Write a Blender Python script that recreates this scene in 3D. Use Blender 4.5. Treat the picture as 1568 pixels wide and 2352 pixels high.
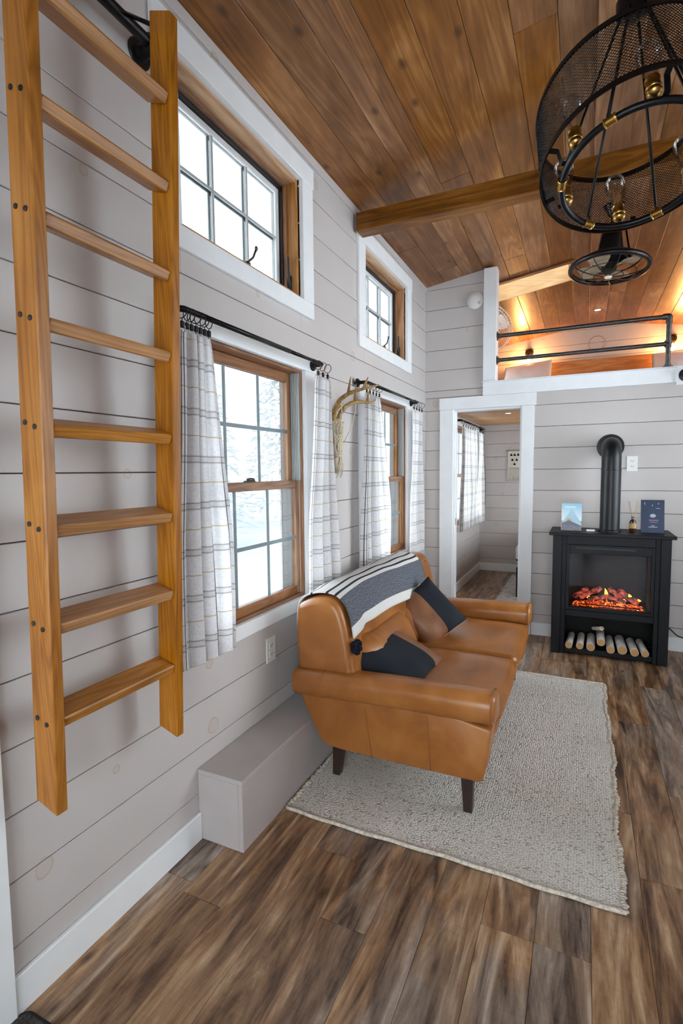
import bpy, bmesh, math, random
from mathutils import Vector, Matrix, noise as mnoise

for _o in list(bpy.data.objects):
    bpy.data.objects.remove(_o)
SC = bpy.context.scene
COL = SC.collection
R = math.radians
rnd = random.Random(7)

# ------------------------------------------------------------------ camera
cam_d = bpy.data.cameras.new('camera')
cam = bpy.data.objects.new('camera', cam_d)
COL.objects.link(cam)
SC.camera = cam
cam_d.sensor_fit = 'VERTICAL'
cam_d.sensor_height = 36.0
cam_d.sensor_width = 24.0
cam_d.lens = 36.0 * 1186.95 / 2352.0
cam_d.clip_start = 0.05
cam_d.clip_end = 300
_p, _y, _r = 0.0780711, 0.4375639, -0.0099755
_f = Vector((-math.sin(_y), math.cos(_y), 0)); _rt = Vector((math.cos(_y), math.sin(_y), 0)); _u = Vector((0, 0, 1))
_f2 = _f * math.cos(_p) - _u * math.sin(_p); _u2 = _u * math.cos(_p) + _f * math.sin(_p)
_r3 = _rt * math.cos(_r) + _u2 * math.sin(_r); _u3 = -_rt * math.sin(_r) + _u2 * math.cos(_r)
_M = Matrix((_r3, _u3, -_f2)).transposed().to_4x4()
_M.translation = (1.2769, 0.0, 1.37)
cam.matrix_world = _M

# ------------------------------------------------------------------ sky, exposure
world = bpy.data.worlds.new('overcast_sky')
SC.world = world
world.use_nodes = True
_bg = world.node_tree.nodes['Background']
_bg.inputs['Color'].default_value = (0.86, 0.93, 1.0, 1)
_bg.inputs['Strength'].default_value = 5.0
vs = SC.view_settings
vs.view_transform = 'Standard'
vs.look = 'None'
vs.gamma = 1.0
vs.use_curve_mapping = False
vs.exposure = 1.12
try:
    SC.cycles.max_bounces = 6
    SC.cycles.diffuse_bounces = 4
    SC.cycles.glossy_bounces = 2
    SC.cycles.transmission_bounces = 4
    SC.cycles.transparent_max_bounces = 12
    SC.cycles.adaptive_threshold = 0.05
    SC.cycles.use_light_tree = False
    SC.cycles.caustics_reflective = False
    SC.cycles.caustics_refractive = False
    SC.cycles.sample_clamp_indirect = 6.0
except Exception:
    pass

# ------------------------------------------------------------------ helpers
WL = {}   # world location of every object made here


def _link(o, parent, loc):
    COL.objects.link(o)
    WL[o.name] = Vector(loc)
    if parent is not None:
        o.parent = parent
        o.location = Vector(loc) - WL[parent.name]
    else:
        o.location = loc
    return o


def mk(name, V, F, m, parent=None, smooth=False, uv=None, base=False, auto=None):
    """one mesh object from world-space verts; origin at the bbox centre (or base)"""
    lo = [min(v[i] for v in V) for i in range(3)]
    hi = [max(v[i] for v in V) for i in range(3)]
    c = Vector([(lo[i] + hi[i]) / 2 for i in range(3)])
    if base:
        c.z = lo[2]
    me = bpy.data.meshes.new(name)
    me.from_pydata([(v[0] - c.x, v[1] - c.y, v[2] - c.z) for v in V], [], F)
    if uv is not None:
        ul = me.uv_layers.new(name='UVMap')
        for lp in me.loops:
            ul.data[lp.index].uv = uv[lp.vertex_index]
    me.materials.append(m)
    if smooth:
        me.polygons.foreach_set('use_smooth', [True] * len(me.polygons))
        if auto:
            try:
                me.set_sharp_from_angle(angle=R(auto))
            except Exception:
                pass
    me.update()
    o = bpy.data.objects.new(name, me)
    return _link(o, parent, c)


def empty(name, loc, parent=None):
    o = bpy.data.objects.new(name, None)
    o.empty_display_size = 0.05
    return _link(o, parent, loc)


def tag(o, label=None, cat=None, group=None, kind=None):
    if label: o['label'] = label
    if cat: o['category'] = cat
    if group: o['group'] = group
    if kind: o['kind'] = kind
    return o


def cboxd(x0, x1, y0, y1, z0, z1, c=0.002):
    """chamfered box"""
    ctr = Vector(((x0 + x1) / 2, (y0 + y1) / 2, (z0 + z1) / 2))
    h = [abs(x1 - x0) / 2, abs(y1 - y0) / 2, abs(z1 - z0) / 2]
    c = min(c, 0.45 * min(h))
    V, idx = [], {}
    for sx in (-1, 1):
        for sy in (-1, 1):
            for sz in (-1, 1):
                s = (sx, sy, sz)
                for a in range(3):
                    idx[(s, a)] = len(V)
                    V.append(ctr + Vector([s[i] * (h[i] - (0 if i == a else c)) for i in range(3)]))
    F = []

    def add(f):
        ct = sum((V[i] for i in f), Vector()) / len(f)
        n = (V[f[1]] - V[f[0]]).cross(V[f[2]] - V[f[0]])
        F.append(f if n.dot(ct - ctr) > 0 else f[::-1])
    S = (-1, 1)
    for a in range(3):
        b, d = (a + 1) % 3, (a + 2) % 3
        for s in S:
            q = []
            for sb, sd in ((-1, -1), (1, -1), (1, 1), (-1, 1)):
                t = [0, 0, 0]; t[a] = s; t[b] = sb; t[d] = sd
                q.append(idx[(tuple(t), a)])
            add(q)
        for sb in S:
            for sd in S:
                t0 = [0, 0, 0]; t1 = [0, 0, 0]
                t0[a] = -1; t1[a] = 1
                t0[b] = t1[b] = sb; t0[d] = t1[d] = sd
                add([idx[(tuple(t0), b)], idx[(tuple(t1), b)], idx[(tuple(t1), d)], idx[(tuple(t0), d)]])
    for sx in S:
        for sy in S:
            for sz in S:
                add([idx[((sx, sy, sz), a)] for a in range(3)])
    return V, F


def box(name, x0, x1, y0, y1, z0, z1, m, parent=None, c=0.002, fn=None, base=False):
    V, F = cboxd(x0, x1, y0, y1, z0, z1, c)
    if fn: V = [fn(v) for v in V]
    return mk(name, V, F, m, parent, base=base)


def join(*parts):
    V, F = [], []
    for v, f in parts:
        n = len(V)
        V += list(v)
        F += [[i + n for i in q] for q in f]
    return V, F


def frames(P, closed=False, up=None):
    n = len(P)
    T = []
    for i in range(n):
        if closed:
            t = P[(i + 1) % n] - P[i - 1]
        else:
            t = P[min(i + 1, n - 1)] - P[max(i - 1, 0)]
        T.append(t.normalized() if t.length > 1e-9 else Vector((0, 0, 1)))
    u = Vector(up) if up else (Vector((0, 0, 1)) if abs(T[0].z) < 0.9 else Vector((1, 0, 0)))
    U = []
    for t in T:
        u = (u - t * u.dot(t))
        if u.length < 1e-6:
            u = t.orthogonal()
        u.normalize()
        U.append((u.copy(), t.cross(u)))
    return T, U


def tube(P, r, n=10, closed=False, caps=True, up=None):
    P = [Vector(p) for p in P]
    T, U = frames(P, closed, up)
    V, F = [], []
    for i, p in enumerate(P):
        ri = r[i] if isinstance(r, (list, tuple)) else r
        a, b = U[i]
        for k in range(n):
            w = 2 * math.pi * k / n
            V.append(p + a * (ri * math.cos(w)) + b * (ri * math.sin(w)))
    m = len(P)
    for i in range(m if closed else m - 1):
        j = (i + 1) % m
        for k in range(n):
            l = (k + 1) % n
            F.append([i * n + k, i * n + l, j * n + l, j * n + k])
    if caps and not closed:
        F.append(list(range(n))[::-1])
        F.append([(m - 1) * n + k for k in range(n)])
    return V, F


def ring(c, n, r, seg=48):
    n = Vector(n).normalized()
    a = n.orthogonal().normalized(); b = n.cross(a)
    return [Vector(c) + a * (r * math.cos(2 * math.pi * k / seg)) + b * (r * math.sin(2 * math.pi * k / seg)) for k in range(seg)]


def lathe(prof, c, axis=(0, 0, 1), n=24):
    """prof: list of (radius, height along axis)"""
    ax = Vector(axis).normalized()
    a = ax.orthogonal().normalized(); b = ax.cross(a)
    c = Vector(c)
    V, F = [], []
    for r, h in prof:
        for k in range(n):
            w = 2 * math.pi * k / n
            V.append(c + ax * h + (a * math.cos(w) + b * math.sin(w)) * max(r, 1e-5))
    for i in range(len(prof) - 1):
        for k in range(n):
            l = (k + 1) % n
            F.append([i * n + k, i * n + l, (i + 1) * n + l, (i + 1) * n + k])
    F.append(list(range(n))[::-1])
    F.append([(len(prof) - 1) * n + k for k in range(n)])
    return V, F


def ell(c, rx, ry, rz, n=14, m=9):
    V, F = lathe([(math.sin(math.pi * i / m), -math.cos(math.pi * i / m)) for i in range(m + 1)], (0, 0, 0), n=n)
    return [Vector((c[0] + v.x * rx, c[1] + v.y * ry, c[2] + v.z * rz)) for v in V], F


def rboxd(x0, x1, y0, y1, z0, z1, r, k=4, mid=(4, 4, 4)):
    """box with round edges, dense enough to bend and puff"""
    lo = (x0, y0, z0); hi = (x1, y1, z1)
    c = [(lo[i] + hi[i]) / 2 for i in range(3)]
    h = [(hi[i] - lo[i]) / 2 for i in range(3)]
    rr = min(r, min(h) * 0.999)
    ax = []
    for i in range(3):
        t = [h[i] - rr + rr * math.tan(math.pi / 4 * j / k) for j in range(k + 1)]
        m = [-(h[i] - rr) + 2 * (h[i] - rr) * j / mid[i] for j in range(1, mid[i])]
        ax.append(sorted([-v for v in t] + m + t))
    V, F, ix = [], [], {}

    def vid(p):
        key = tuple(round(q, 6) for q in p)
        if key not in ix:
            inn = [max(-(h[i] - rr), min(h[i] - rr, p[i])) for i in range(3)]
            d = Vector([p[i] - inn[i] for i in range(3)])
            if d.length > 1e-9: d = d.normalized() * rr
            ix[key] = len(V)
            V.append(Vector([c[i] + inn[i] + d[i] for i in range(3)]))
        return ix[key]
    for a in range(3):
        b, d = (a + 1) % 3, (a + 2) % 3
        for s in (-1, 1):
            for i in range(len(ax[b]) - 1):
                for j in range(len(ax[d]) - 1):
                    q = []
                    for (ii, jj) in ((i, j), (i + 1, j), (i + 1, j + 1), (i, j + 1)):
                        p = [0, 0, 0]; p[a] = s * h[a]; p[b] = ax[b][ii]; p[d] = ax[d][jj]
                        q.append(vid(p))
                    if len(set(q)) >= 3:
                        F.append(q if s > 0 else q[::-1])
    return V, F


def inset(poly, d):
    n = len(poly); out = []
    for i in range(n):
        p0, p1, p2 = poly[i - 1], poly[i], poly[(i + 1) % n]
        e0 = Vector((p1[0] - p0[0], p1[1] - p0[1])).normalized()
        e1 = Vector((p2[0] - p1[0], p2[1] - p1[1])).normalized()
        n0 = Vector((-e0.y, e0.x)); n1 = Vector((-e1.y, e1.x))
        b = (n0 + n1)
        b = b / max(b.dot(n0 + n1) / 2, 0.3) if b.length > 1e-6 else n0
        out.append((p1[0] + b.x * d, p1[1] + b.y * d))
    return out


def resample(poly, step):
    out = []
    for i, p in enumerate(poly):
        q = poly[(i + 1) % len(poly)]
        L = math.dist(p, q); k = max(1, int(L / step))
        for j in range(k):
            out.append((p[0] + (q[0] - p[0]) * j / k, p[1] + (q[1] - p[1]) * j / k))
    return out


def chaikin(poly, it=2, closed=True):
    for _ in range(it):
        o = []
        n = len(poly)
        rng = range(n) if closed else range(n - 1)
        if not closed: o.append(poly[0])
        for i in rng:
            p, q = poly[i], poly[(i + 1) % n]
            o.append(tuple(p[k] * .75 + q[k] * .25 for k in range(len(p))))
            o.append(tuple(p[k] * .25 + q[k] * .75 for k in range(len(p))))
        if not closed: o.append(poly[-1])
        poly = o
    return poly


def prism(poly, y0, y1, r=0.02, seg=4, mids=2, xz=True):
    """poly in (x,z), counter-clockwise seen from -y; extruded along y with round rims"""
    S = []
    for j in range(seg + 1):
        a = math.pi / 2 * j / seg            # 0 at the cap, 90 at the full outline
        S.append((y0 + r * (1 - math.cos(a)), r * (1 - math.sin(a))))
    for j in range(1, mids):
        S.append((y0 + r + (y1 - y0 - 2 * r) * j / mids, 0.0))
    for j in range(seg + 1):
        a = math.pi / 2 * (seg - j) / seg
        S.append((y1 - r * (1 - math.cos(a)), r * (1 - math.sin(a))))
    V, F = [], []
    n = len(poly)
    for y, d in S:
        q = inset(poly, d) if d > 1e-6 else poly
        V += [Vector((p[0], y, p[1])) for p in q]
    for i in range(len(S) - 1):
        for k in range(n):
            l = (k + 1) % n
            F.append([i * n + k, i * n + l, (i + 1) * n + l, (i + 1) * n + k])
    F.append(list(range(n))[::-1])
    F.append([(len(S) - 1) * n + k for k in range(n)])
    return V, F


def subtract(rects, hole):
    out = []
    a0, a1, b0, b1 = hole
    for (x0, x1, y0, y1) in rects:
        if a1 <= x0 + 1e-6 or a0 >= x1 - 1e-6 or b1 <= y0 + 1e-6 or b0 >= y1 - 1e-6:
            out.append((x0, x1, y0, y1)); continue
        if a0 > x0: out.append((x0, a0, y0, y1))
        if a1 < x1: out.append((a1, x1, y0, y1))
        m0, m1 = max(x0, a0), min(x1, a1)
        if b0 > y0: out.append((m0, m1, y0, b0))
        if b1 < y1: out.append((m0, m1, b1, y1))
    return [q for q in out if q[1] - q[0] > 0.004 and q[3] - q[2] > 0.004]


# ------------------------------------------------------------------ materials
def srgb(r, g, b):
    f = lambda c: (c / 255 / 12.92) if c / 255 <= 0.04045 else ((c / 255 + 0.055) / 1.055) ** 2.4
    return (f(r), f(g), f(b), 1)


class NT:
    def __init__(s, name):
        s.m = bpy.data.materials.new(name)
        s.m.use_nodes = True
        s.t = s.m.node_tree
        s.b = s.t.nodes['Principled BSDF']
        s.o = s.t.nodes['Material Output']

    def n(s, typ, **kw):
        x = s.t.nodes.new(typ)
        for k, v in kw.items():
            if k.startswith('i_'):
                x.inputs[k[2:].replace('_', ' ')].default_value = v
            else:
                setattr(x, k, v)
        return x

    def l(s, a, b):
        s.t.links.new(a, b)

    def ramp(s, fac, stops, interp='LINEAR'):
        x = s.n('ShaderNodeValToRGB')
        x.color_ramp.interpolation = interp
        e = x.color_ramp.elements
        while len(e) < len(stops): e.new(0.5)
        for q, (p, c) in zip(e, stops):
            q.position = p
            q.color = c if len(c) == 4 else (*c, 1)
        s.l(fac, x.inputs[0])
        return x.outputs[0]

    def math(s, op, a, b=None, c=None, clamp=False):
        x = s.n('ShaderNodeMath', operation=op, use_clamp=clamp)
        for i, v in enumerate((a, b, c)):
            if v is None: continue
            if isinstance(v, (int, float)): x.inputs[i].default_value = v
            else: s.l(v, x.inputs[i])
        return x.outputs[0]

    def mix(s, fac, a, b, mode='MIX'):
        x = s.n('ShaderNodeMix', data_type='RGBA', blend_type=mode)
        for sock, v in ((x.inputs['Factor'], fac), (x.inputs[6], a), (x.inputs[7], b)):
            if isinstance(v, (int, float)): sock.default_value = v
            elif isinstance(v, tuple): sock.default_value = v
            else: s.l(v, sock)
        return x.outputs[2]

    def coords(s, scale=(1, 1, 1), rand=True, kind='Object'):
        tc = s.n('ShaderNodeTexCoord')
        v = tc.outputs[kind]
        if rand:
            oi = s.n('ShaderNodeObjectInfo')
            cm = s.n('ShaderNodeCombineXYZ')
            s.l(s.math('MULTIPLY', oi.outputs['Random'], 37.0), cm.inputs[0])
            s.l(s.math('MULTIPLY', oi.outputs['Random'], 61.0), cm.inputs[1])
            s.l(s.math('MULTIPLY', oi.outputs['Random'], 23.0), cm.inputs[2])
            ad = s.n('ShaderNodeVectorMath', operation='ADD')
            s.l(v, ad.inputs[0]); s.l(cm.outputs[0], ad.inputs[1])
            v = ad.outputs[0]
        mp = s.n('ShaderNodeMapping')
        mp.inputs['Scale'].default_value = scale
        s.l(v, mp.inputs[0])
        return mp.outputs[0]

    def noise(s, vec, scale=5, detail=4, rough=0.55, dist=0.0):
        x = s.n('ShaderNodeTexNoise')
        x.inputs['Scale'].default_value = scale
        x.inputs['Detail'].default_value = detail
        x.inputs['Roughness'].default_value = rough
        x.inputs['Distortion'].default_value = dist
        s.l(vec, x.inputs['Vector'])
        return x.outputs['Fac']

    def bump(s, h, strength=0.2, dist=0.01):
        x = s.n('ShaderNodeBump')
        x.inputs['Strength'].default_value = strength
        x.inputs['Distance'].default_value = dist
        s.l(h, x.inputs['Height'])
        s.l(x.outputs[0], s.b.inputs['Normal'])

    def set(s, color=None, rough=None, metal=None, spec=None):
        if color is not None:
            if isinstance(color, tuple): s.b.inputs['Base Color'].default_value = color
            else: s.l(color, s.b.inputs['Base Color'])
        if rough is not None:
            if isinstance(rough, (int, float)): s.b.inputs['Roughness'].default_value = rough
            else: s.l(rough, s.b.inputs['Roughness'])
        if metal is not None: s.b.inputs['Metallic'].default_value = metal
        if spec is not None: s.b.inputs['Specular IOR Level'].default_value = spec
        return s.m


def plain(name, col, rough=0.5, metal=0.0, spec=0.5, var=0.06, nscale=9.0, bump=0.0):
    t = NT(name)
    v = t.coords()
    n = t.noise(v, nscale, 1)
    dk = tuple(c * (1 - var) for c in col[:3]) + (1,)
    lt = tuple(min(1, c * (1 + var)) for c in col[:3]) + (1,)
    t.set(t.ramp(n, [(0.3, dk), (0.7, lt)]), rough, metal, spec)
    if bump: t.bump(n, bump, 0.004)
    return t.m


def wood(name, axis, dark, mid, light, rough=0.45, s=1.0, contrast=1.0, knots=True, knotcol=None, tint=0.25, spec=0.4, stretch=9.0, bump=0.12, sat=0.0, ring=3.0, sv=0.25, blotch=0.75):
    """planked timber: grain along axis, every piece offset and tinted by its own random"""
    t = NT(name)
    sc = {'x': (1.0 / stretch, 1, 1), 'y': (1, 1.0 / stretch, 1), 'z': (1, 1, 1.0 / stretch)}[axis]
    v = t.coords(sc)
    big = t.noise(v, 9 * s, 2, 0.5, 0.8)
    # growth rings: distorted bands
    wv = t.math('MULTIPLY', big, ring * 5)
    fr = t.math('PINGPONG', wv, 1.0)
    fine = t.noise(v, 70 * s, 2, 0.7)
    v2 = t.coords({'x': (0.5, 1, 1), 'y': (1, 0.5, 1), 'z': (1, 1, 0.5)}[axis])
    blt = t.noise(v2, 3.2 * s, 3, 0.6, 0.5)
    g = t.math('ADD', t.math('MULTIPLY', fr, 0.30 * contrast), t.math('MULTIPLY', fine, 0.42 * contrast))
    g = t.math('ADD', g, t.math('MULTIPLY_ADD', blt, blotch, (0.75 - blotch) * 0.5))
    g = t.math('SUBTRACT', g, 0.22 * contrast + 0.02)
    col = t.ramp(g, [(0.22, dark), (0.5, mid), (0.8, light)])
    if knots:
        vo = t.n('ShaderNodeTexVoronoi', feature='F1')
        vo.inputs['Scale'].default_value = 3.4 * s
        if axis == 'y': vo.voronoi_dimensions = '2D'
        kv = t.coords({'x': (0.55, 1, 1), 'y': (1, 0.55, 1), 'z': (1, 1, 0.55)}[axis])
        t.l(kv, vo.inputs['Vector'])
        sp = t.n('ShaderNodeSeparateColor'); t.l(vo.outputs['Color'], sp.inputs[0])
        sel = t.math('GREATER_THAN', sp.outputs[0], 0.35)
        k = t.math('SUBTRACT', 1.0, t.math('MULTIPLY', vo.outputs['Distance'], 15.0), clamp=True)
        k = t.math('MULTIPLY', t.math('POWER', k, 0.7), sel)
        kc = knotcol or tuple(c * 0.35 for c in dark[:3]) + (1,)
        col = t.mix(t.math('MULTIPLY', k, 0.85), col, kc)
    oi = t.n('ShaderNodeObjectInfo')
    hs = t.n('ShaderNodeHueSaturation')
    t.l(t.math('MULTIPLY_ADD', oi.outputs['Random'], tint, 1 - tint / 2), hs.inputs['Value'])
    rr = t.math('FRACT', t.math('MULTIPLY', oi.outputs['Random'], 17.31))
    t.l(t.math('MULTIPLY_ADD', rr, sv, 1.0 - sv / 2 + sat), hs.inputs['Saturation'])
    t.l(col, hs.inputs['Color'])
    t.set(hs.outputs[0], rough, 0, spec)
    if bump: t.bump(fine, bump, 0.003)
    return t.m


def glass_pane(name, tint=(0.97, 0.985, 0.98, 1), refl=0.9):
    t = NT(name)
    t.t.nodes.remove(t.b)
    tr = t.n('ShaderNodeBsdfTransparent'); tr.inputs[0].default_value = tint
    gl = t.n('ShaderNodeBsdfGlossy'); gl.inputs['Roughness'].default_value = 0.02
    fr = t.n('ShaderNodeFresnel'); fr.inputs[0].default_value = 1.45
    mx = t.n('ShaderNodeMixShader')
    t.l(t.math('MULTIPLY', fr.outputs[0], refl), mx.inputs[0])
    t.l(tr.outputs[0], mx.inputs[1]); t.l(gl.outputs[0], mx.inputs[2])
    t.l(mx.outputs[0], t.o.inputs[0])
    return t.m


def emit(name, col, strength):
    t = NT(name)
    t.b.inputs['Base Color'].default_value = col
    t.b.inputs['Emission Color'].default_value = col
    t.b.inputs['Emission Strength'].default_value = strength
    return t.m


def shiplap_paint(name, base):
    """painted pine boards: the knots bleed through as pale yellow rings"""
    t = NT(name)
    geo = t.n('ShaderNodeNewGeometry')
    v = geo.outputs['Position']
    n = t.noise(v, 2.2, 2)
    col = t.ramp(n, [(0.3, tuple(c * 0.965 for c in base[:3]) + (1,)), (0.7, tuple(c * 1.03 for c in base[:3]) + (1,))])
    vo = t.n('ShaderNodeTexVoronoi', feature='F1', voronoi_dimensions='2D'); vo.inputs['Scale'].default_value = 2.4
    sx = t.n('ShaderNodeSeparateXYZ'); t.l(v, sx.inputs[0])
    cb = t.n('ShaderNodeCombineXYZ')
    t.l(t.math('ADD', sx.outputs[0], sx.outputs[1]), cb.inputs[0]); t.l(sx.outputs[2], cb.inputs[1])
    dn = t.n('ShaderNodeTexNoise'); dn.inputs['Scale'].default_value = 14; t.l(v, dn.inputs['Vector'])
    mv = t.n('ShaderNodeMix', data_type='VECTOR'); mv.inputs['Factor'].default_value = 0.015
    t.l(cb.outputs[0], mv.inputs[4]); t.l(dn.outputs['Color'], mv.inputs[5])
    t.l(mv.outputs[1], vo.inputs['Vector'])
    sp = t.n('ShaderNodeSeparateColor'); t.l(vo.outputs['Color'], sp.inputs[0])
    sel = t.math('GREATER_THAN', sp.outputs[0], 0.45)
    rad = t.math('MULTIPLY_ADD', sp.outputs[1], 0.05, 0.02)
    d = t.math('ABSOLUTE', t.math('SUBTRACT', vo.outputs['Distance'], rad))
    k = t.math('SUBTRACT', 1.0, t.math('DIVIDE', d, 0.011), clamp=True)
    inn = t.math('MULTIPLY', t.math('LESS_THAN', vo.outputs['Distance'], rad), 0.25)
    k = t.math('MULTIPLY', t.math('MAXIMUM', k, inn), sel)
    k = t.math('MULTIPLY', k, t.math('MULTIPLY_ADD', dn.outputs['Fac'], 1.0, 0.0))
    col = t.mix(k, col, srgb(176, 140, 92))
    oi = t.n('ShaderNodeObjectInfo')
    hs = t.n('ShaderNodeHueSaturation')
    t.l(t.math('MULTIPLY_ADD', oi.outputs['Random'], 0.05, 0.975), hs.inputs['Value'])
    t.l(col, hs.inputs['Color'])
    t.set(hs.outputs[0], 0.55, 0, 0.35)
    return t.m


WALLC = srgb(202, 195, 192)
M = {}
M['shiplap'] = shiplap_paint('painted_shiplap', WALLC)
M['gap'] = plain('raw_pine_behind_boards', srgb(120, 88, 62), 0.8)
M['trim'] = plain('white_trim_paint', srgb(243, 245, 247), 0.4, var=0.02)
M['bench'] = plain('bench_paint', srgb(180, 172, 170), 0.45, var=0.03)
M['ceil'] = wood('stained_pine_ceiling', 'y', srgb(98, 62, 32), srgb(138, 92, 52), srgb(190, 142, 96), 0.34, tint=0.36, contrast=0.6, knotcol=srgb(58, 36, 24), stretch=12, s=1.0, ring=2.5, blotch=1.0)  # strong blotch: stain mottling plus pale highlights painted into the colour
M['ceil_gap'] = plain('dark_groove', srgb(84, 54, 30), 0.8)
M['beam'] = wood('stained_beam', 'x', srgb(84, 50, 20), srgb(122, 78, 38), srgb(154, 108, 64), 0.45, tint=0.1)
M['ladder_z'] = wood('oiled_fir_rail', 'z', srgb(128, 78, 28), srgb(168, 108, 46), srgb(190, 132, 64), 0.36, s=1.5, tint=0.05, knots=False, ring=6, contrast=0.9, stretch=22, sv=0.06, sat=0.04)
M['ladder_y'] = wood('oiled_fir_tread', 'y', srgb(144, 94, 44), srgb(178, 122, 64), srgb(202, 150, 90), 0.36, s=1.5, tint=0.12, knots=False, ring=4, contrast=0.8, stretch=16)
M['jamb_y'] = wood('stained_jamb', 'y', srgb(152, 108, 68), srgb(186, 140, 94), srgb(206, 166, 122), 0.4, tint=0.1, knots=False)
M['jamb_z'] = wood('stained_jamb_upright', 'z', srgb(146, 98, 58), srgb(180, 130, 84), srgb(200, 154, 108), 0.4, tint=0.1, knots=False)
M['sash_y'] = wood('sash_wood', 'y', srgb(112, 74, 50), srgb(144, 100, 70), srgb(170, 126, 92), 0.4, tint=0.08, knots=False)
M['sash_z'] = wood('sash_wood_upright', 'z', srgb(124, 80, 50), srgb(158, 110, 72), srgb(182, 136, 96), 0.4, tint=0.08, knots=False)
M['sash_white'] = plain('white_sash', srgb(226, 226, 226), 0.35, var=0.02)
M['grille'] = plain('grey_grille_bar', srgb(128, 142, 146), 0.4, var=0.03)
M['track'] = plain('grey_vinyl_track', srgb(186, 190, 190), 0.4, var=0.03)
M['gasket'] = plain('black_gasket', srgb(30, 28, 28), 0.5)
M['glass'] = glass_pane('window_glass')
M['blackmetal'] = plain('black_metal', srgb(26, 27, 30), 0.35, 0.6, 0.5, var=0.15)
M['pipe'] = plain('dark_iron_pipe', srgb(88, 85, 84), 0.38, 0.75, 0.5, var=0.2, nscale=30)
M['brass'] = plain('aged_brass', srgb(178, 138, 74), 0.28, 1.0, 0.5, var=0.12)
M['white_plastic'] = plain('white_plastic', srgb(232, 230, 226), 0.35, var=0.02)
M['slot'] = plain('dark_slot', srgb(40, 38, 38), 0.6)
# ------------------------------------------------------------------ floor
def floor_mat():
    t = NT('rustic_vinyl_plank')
    v = t.coords((1, 1 / 8.0, 1))
    v3 = t.coords((1, 1 / 3.5, 1))
    streak = t.noise(v, 12, 4, 0.62, 1.6)
    fine = t.noise(v, 75, 3, 0.7)
    patch = t.noise(v3, 5.5, 3, 0.6, 0.8)
    tone = t.noise(v3, 3.4, 2, 0.5, 0.3)
    rings = t.math('PINGPONG', t.math('MULTIPLY', t.noise(t.coords((1, 1 / 5.0, 1)), 5, 2, 0.4, 0.3), 16.0), 1.0)
    saw = t.noise(t.coords((1 / 3.0, 6.0, 1)), 22, 2, 0.5)
    g = t.math('ADD', t.math('MULTIPLY', streak, 1.35), t.math('MULTIPLY', fine, 0.42))
    g = t.math('ADD', g, t.math('MULTIPLY', t.math('SUBTRACT', saw, 0.5), 0.07))
    g = t.math('SUBTRACT', g, 0.24)
    g = t.math('ADD', g, t.math('MULTIPLY', rings, 0.08))
    g = t.math('SUBTRACT', g, 0.2)
    brown = t.ramp(g, [(0.24, srgb(62, 44, 32)), (0.42, srgb(116, 86, 62)), (0.6, srgb(152, 118, 88)), (0.8, srgb(196, 166, 138))])
    grey = t.ramp(g, [(0.24, srgb(66, 54, 47)), (0.42, srgb(118, 104, 94)), (0.6, srgb(154, 140, 128)), (0.8, srgb(194, 180, 168))])
    tan = t.ramp(g, [(0.24, srgb(98, 68, 44)), (0.42, srgb(150, 112, 78)), (0.6, srgb(184, 150, 116)), (0.8, srgb(212, 184, 152))])
    oi = t.n('ShaderNodeObjectInfo')
    f1 = t.ramp(t.math('MULTIPLY_ADD', oi.outputs['Random'], 0.45, t.math('MULTIPLY_ADD', tone, 2.0, -0.85)), [(0.34, (0, 0, 0)), (0.66, (0.85, 0.85, 0.85))])
    rr = t.math('FRACT', t.math('MULTIPLY', oi.outputs['Random'], 13.7))
    f2 = t.ramp(t.math('MULTIPLY_ADD', rr, 0.5, t.math('MULTIPLY_ADD', patch, 2.0, -0.82)), [(0.5, (0, 0, 0)), (0.78, (1, 1, 1))])
    col = t.mix(f1, brown, grey)
    col = t.mix(f2, col, tan)
    vo = t.n('ShaderNodeTexVoronoi', feature='F1', voronoi_dimensions='2D'); vo.inputs['Scale'].default_value = 2.6
    t.l(t.coords((1, 0.5, 1)), vo.inputs['Vector'])
    k = t.math('SUBTRACT', 1.0, t.math('MULTIPLY', vo.outputs['Distance'], 22.0), clamp=True)
    col = t.mix(t.math('MULTIPLY', k, 0.8), col, srgb(38, 26, 18))
    hs = t.n('ShaderNodeHueSaturation')
    t.l(t.math('MULTIPLY_ADD', t.math('FRACT', t.math('MULTIPLY', oi.outputs['Random'], 7.9)), 0.24, 0.95), hs.inputs['Value'])
    t.l(col, hs.inputs['Color'])
    t.set(hs.outputs[0], t.math('MULTIPLY_ADD', streak, 0.15, 0.30), 0, 0.5)
    t.bump(fine, 0.2, 0.003)
    return t.m


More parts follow.
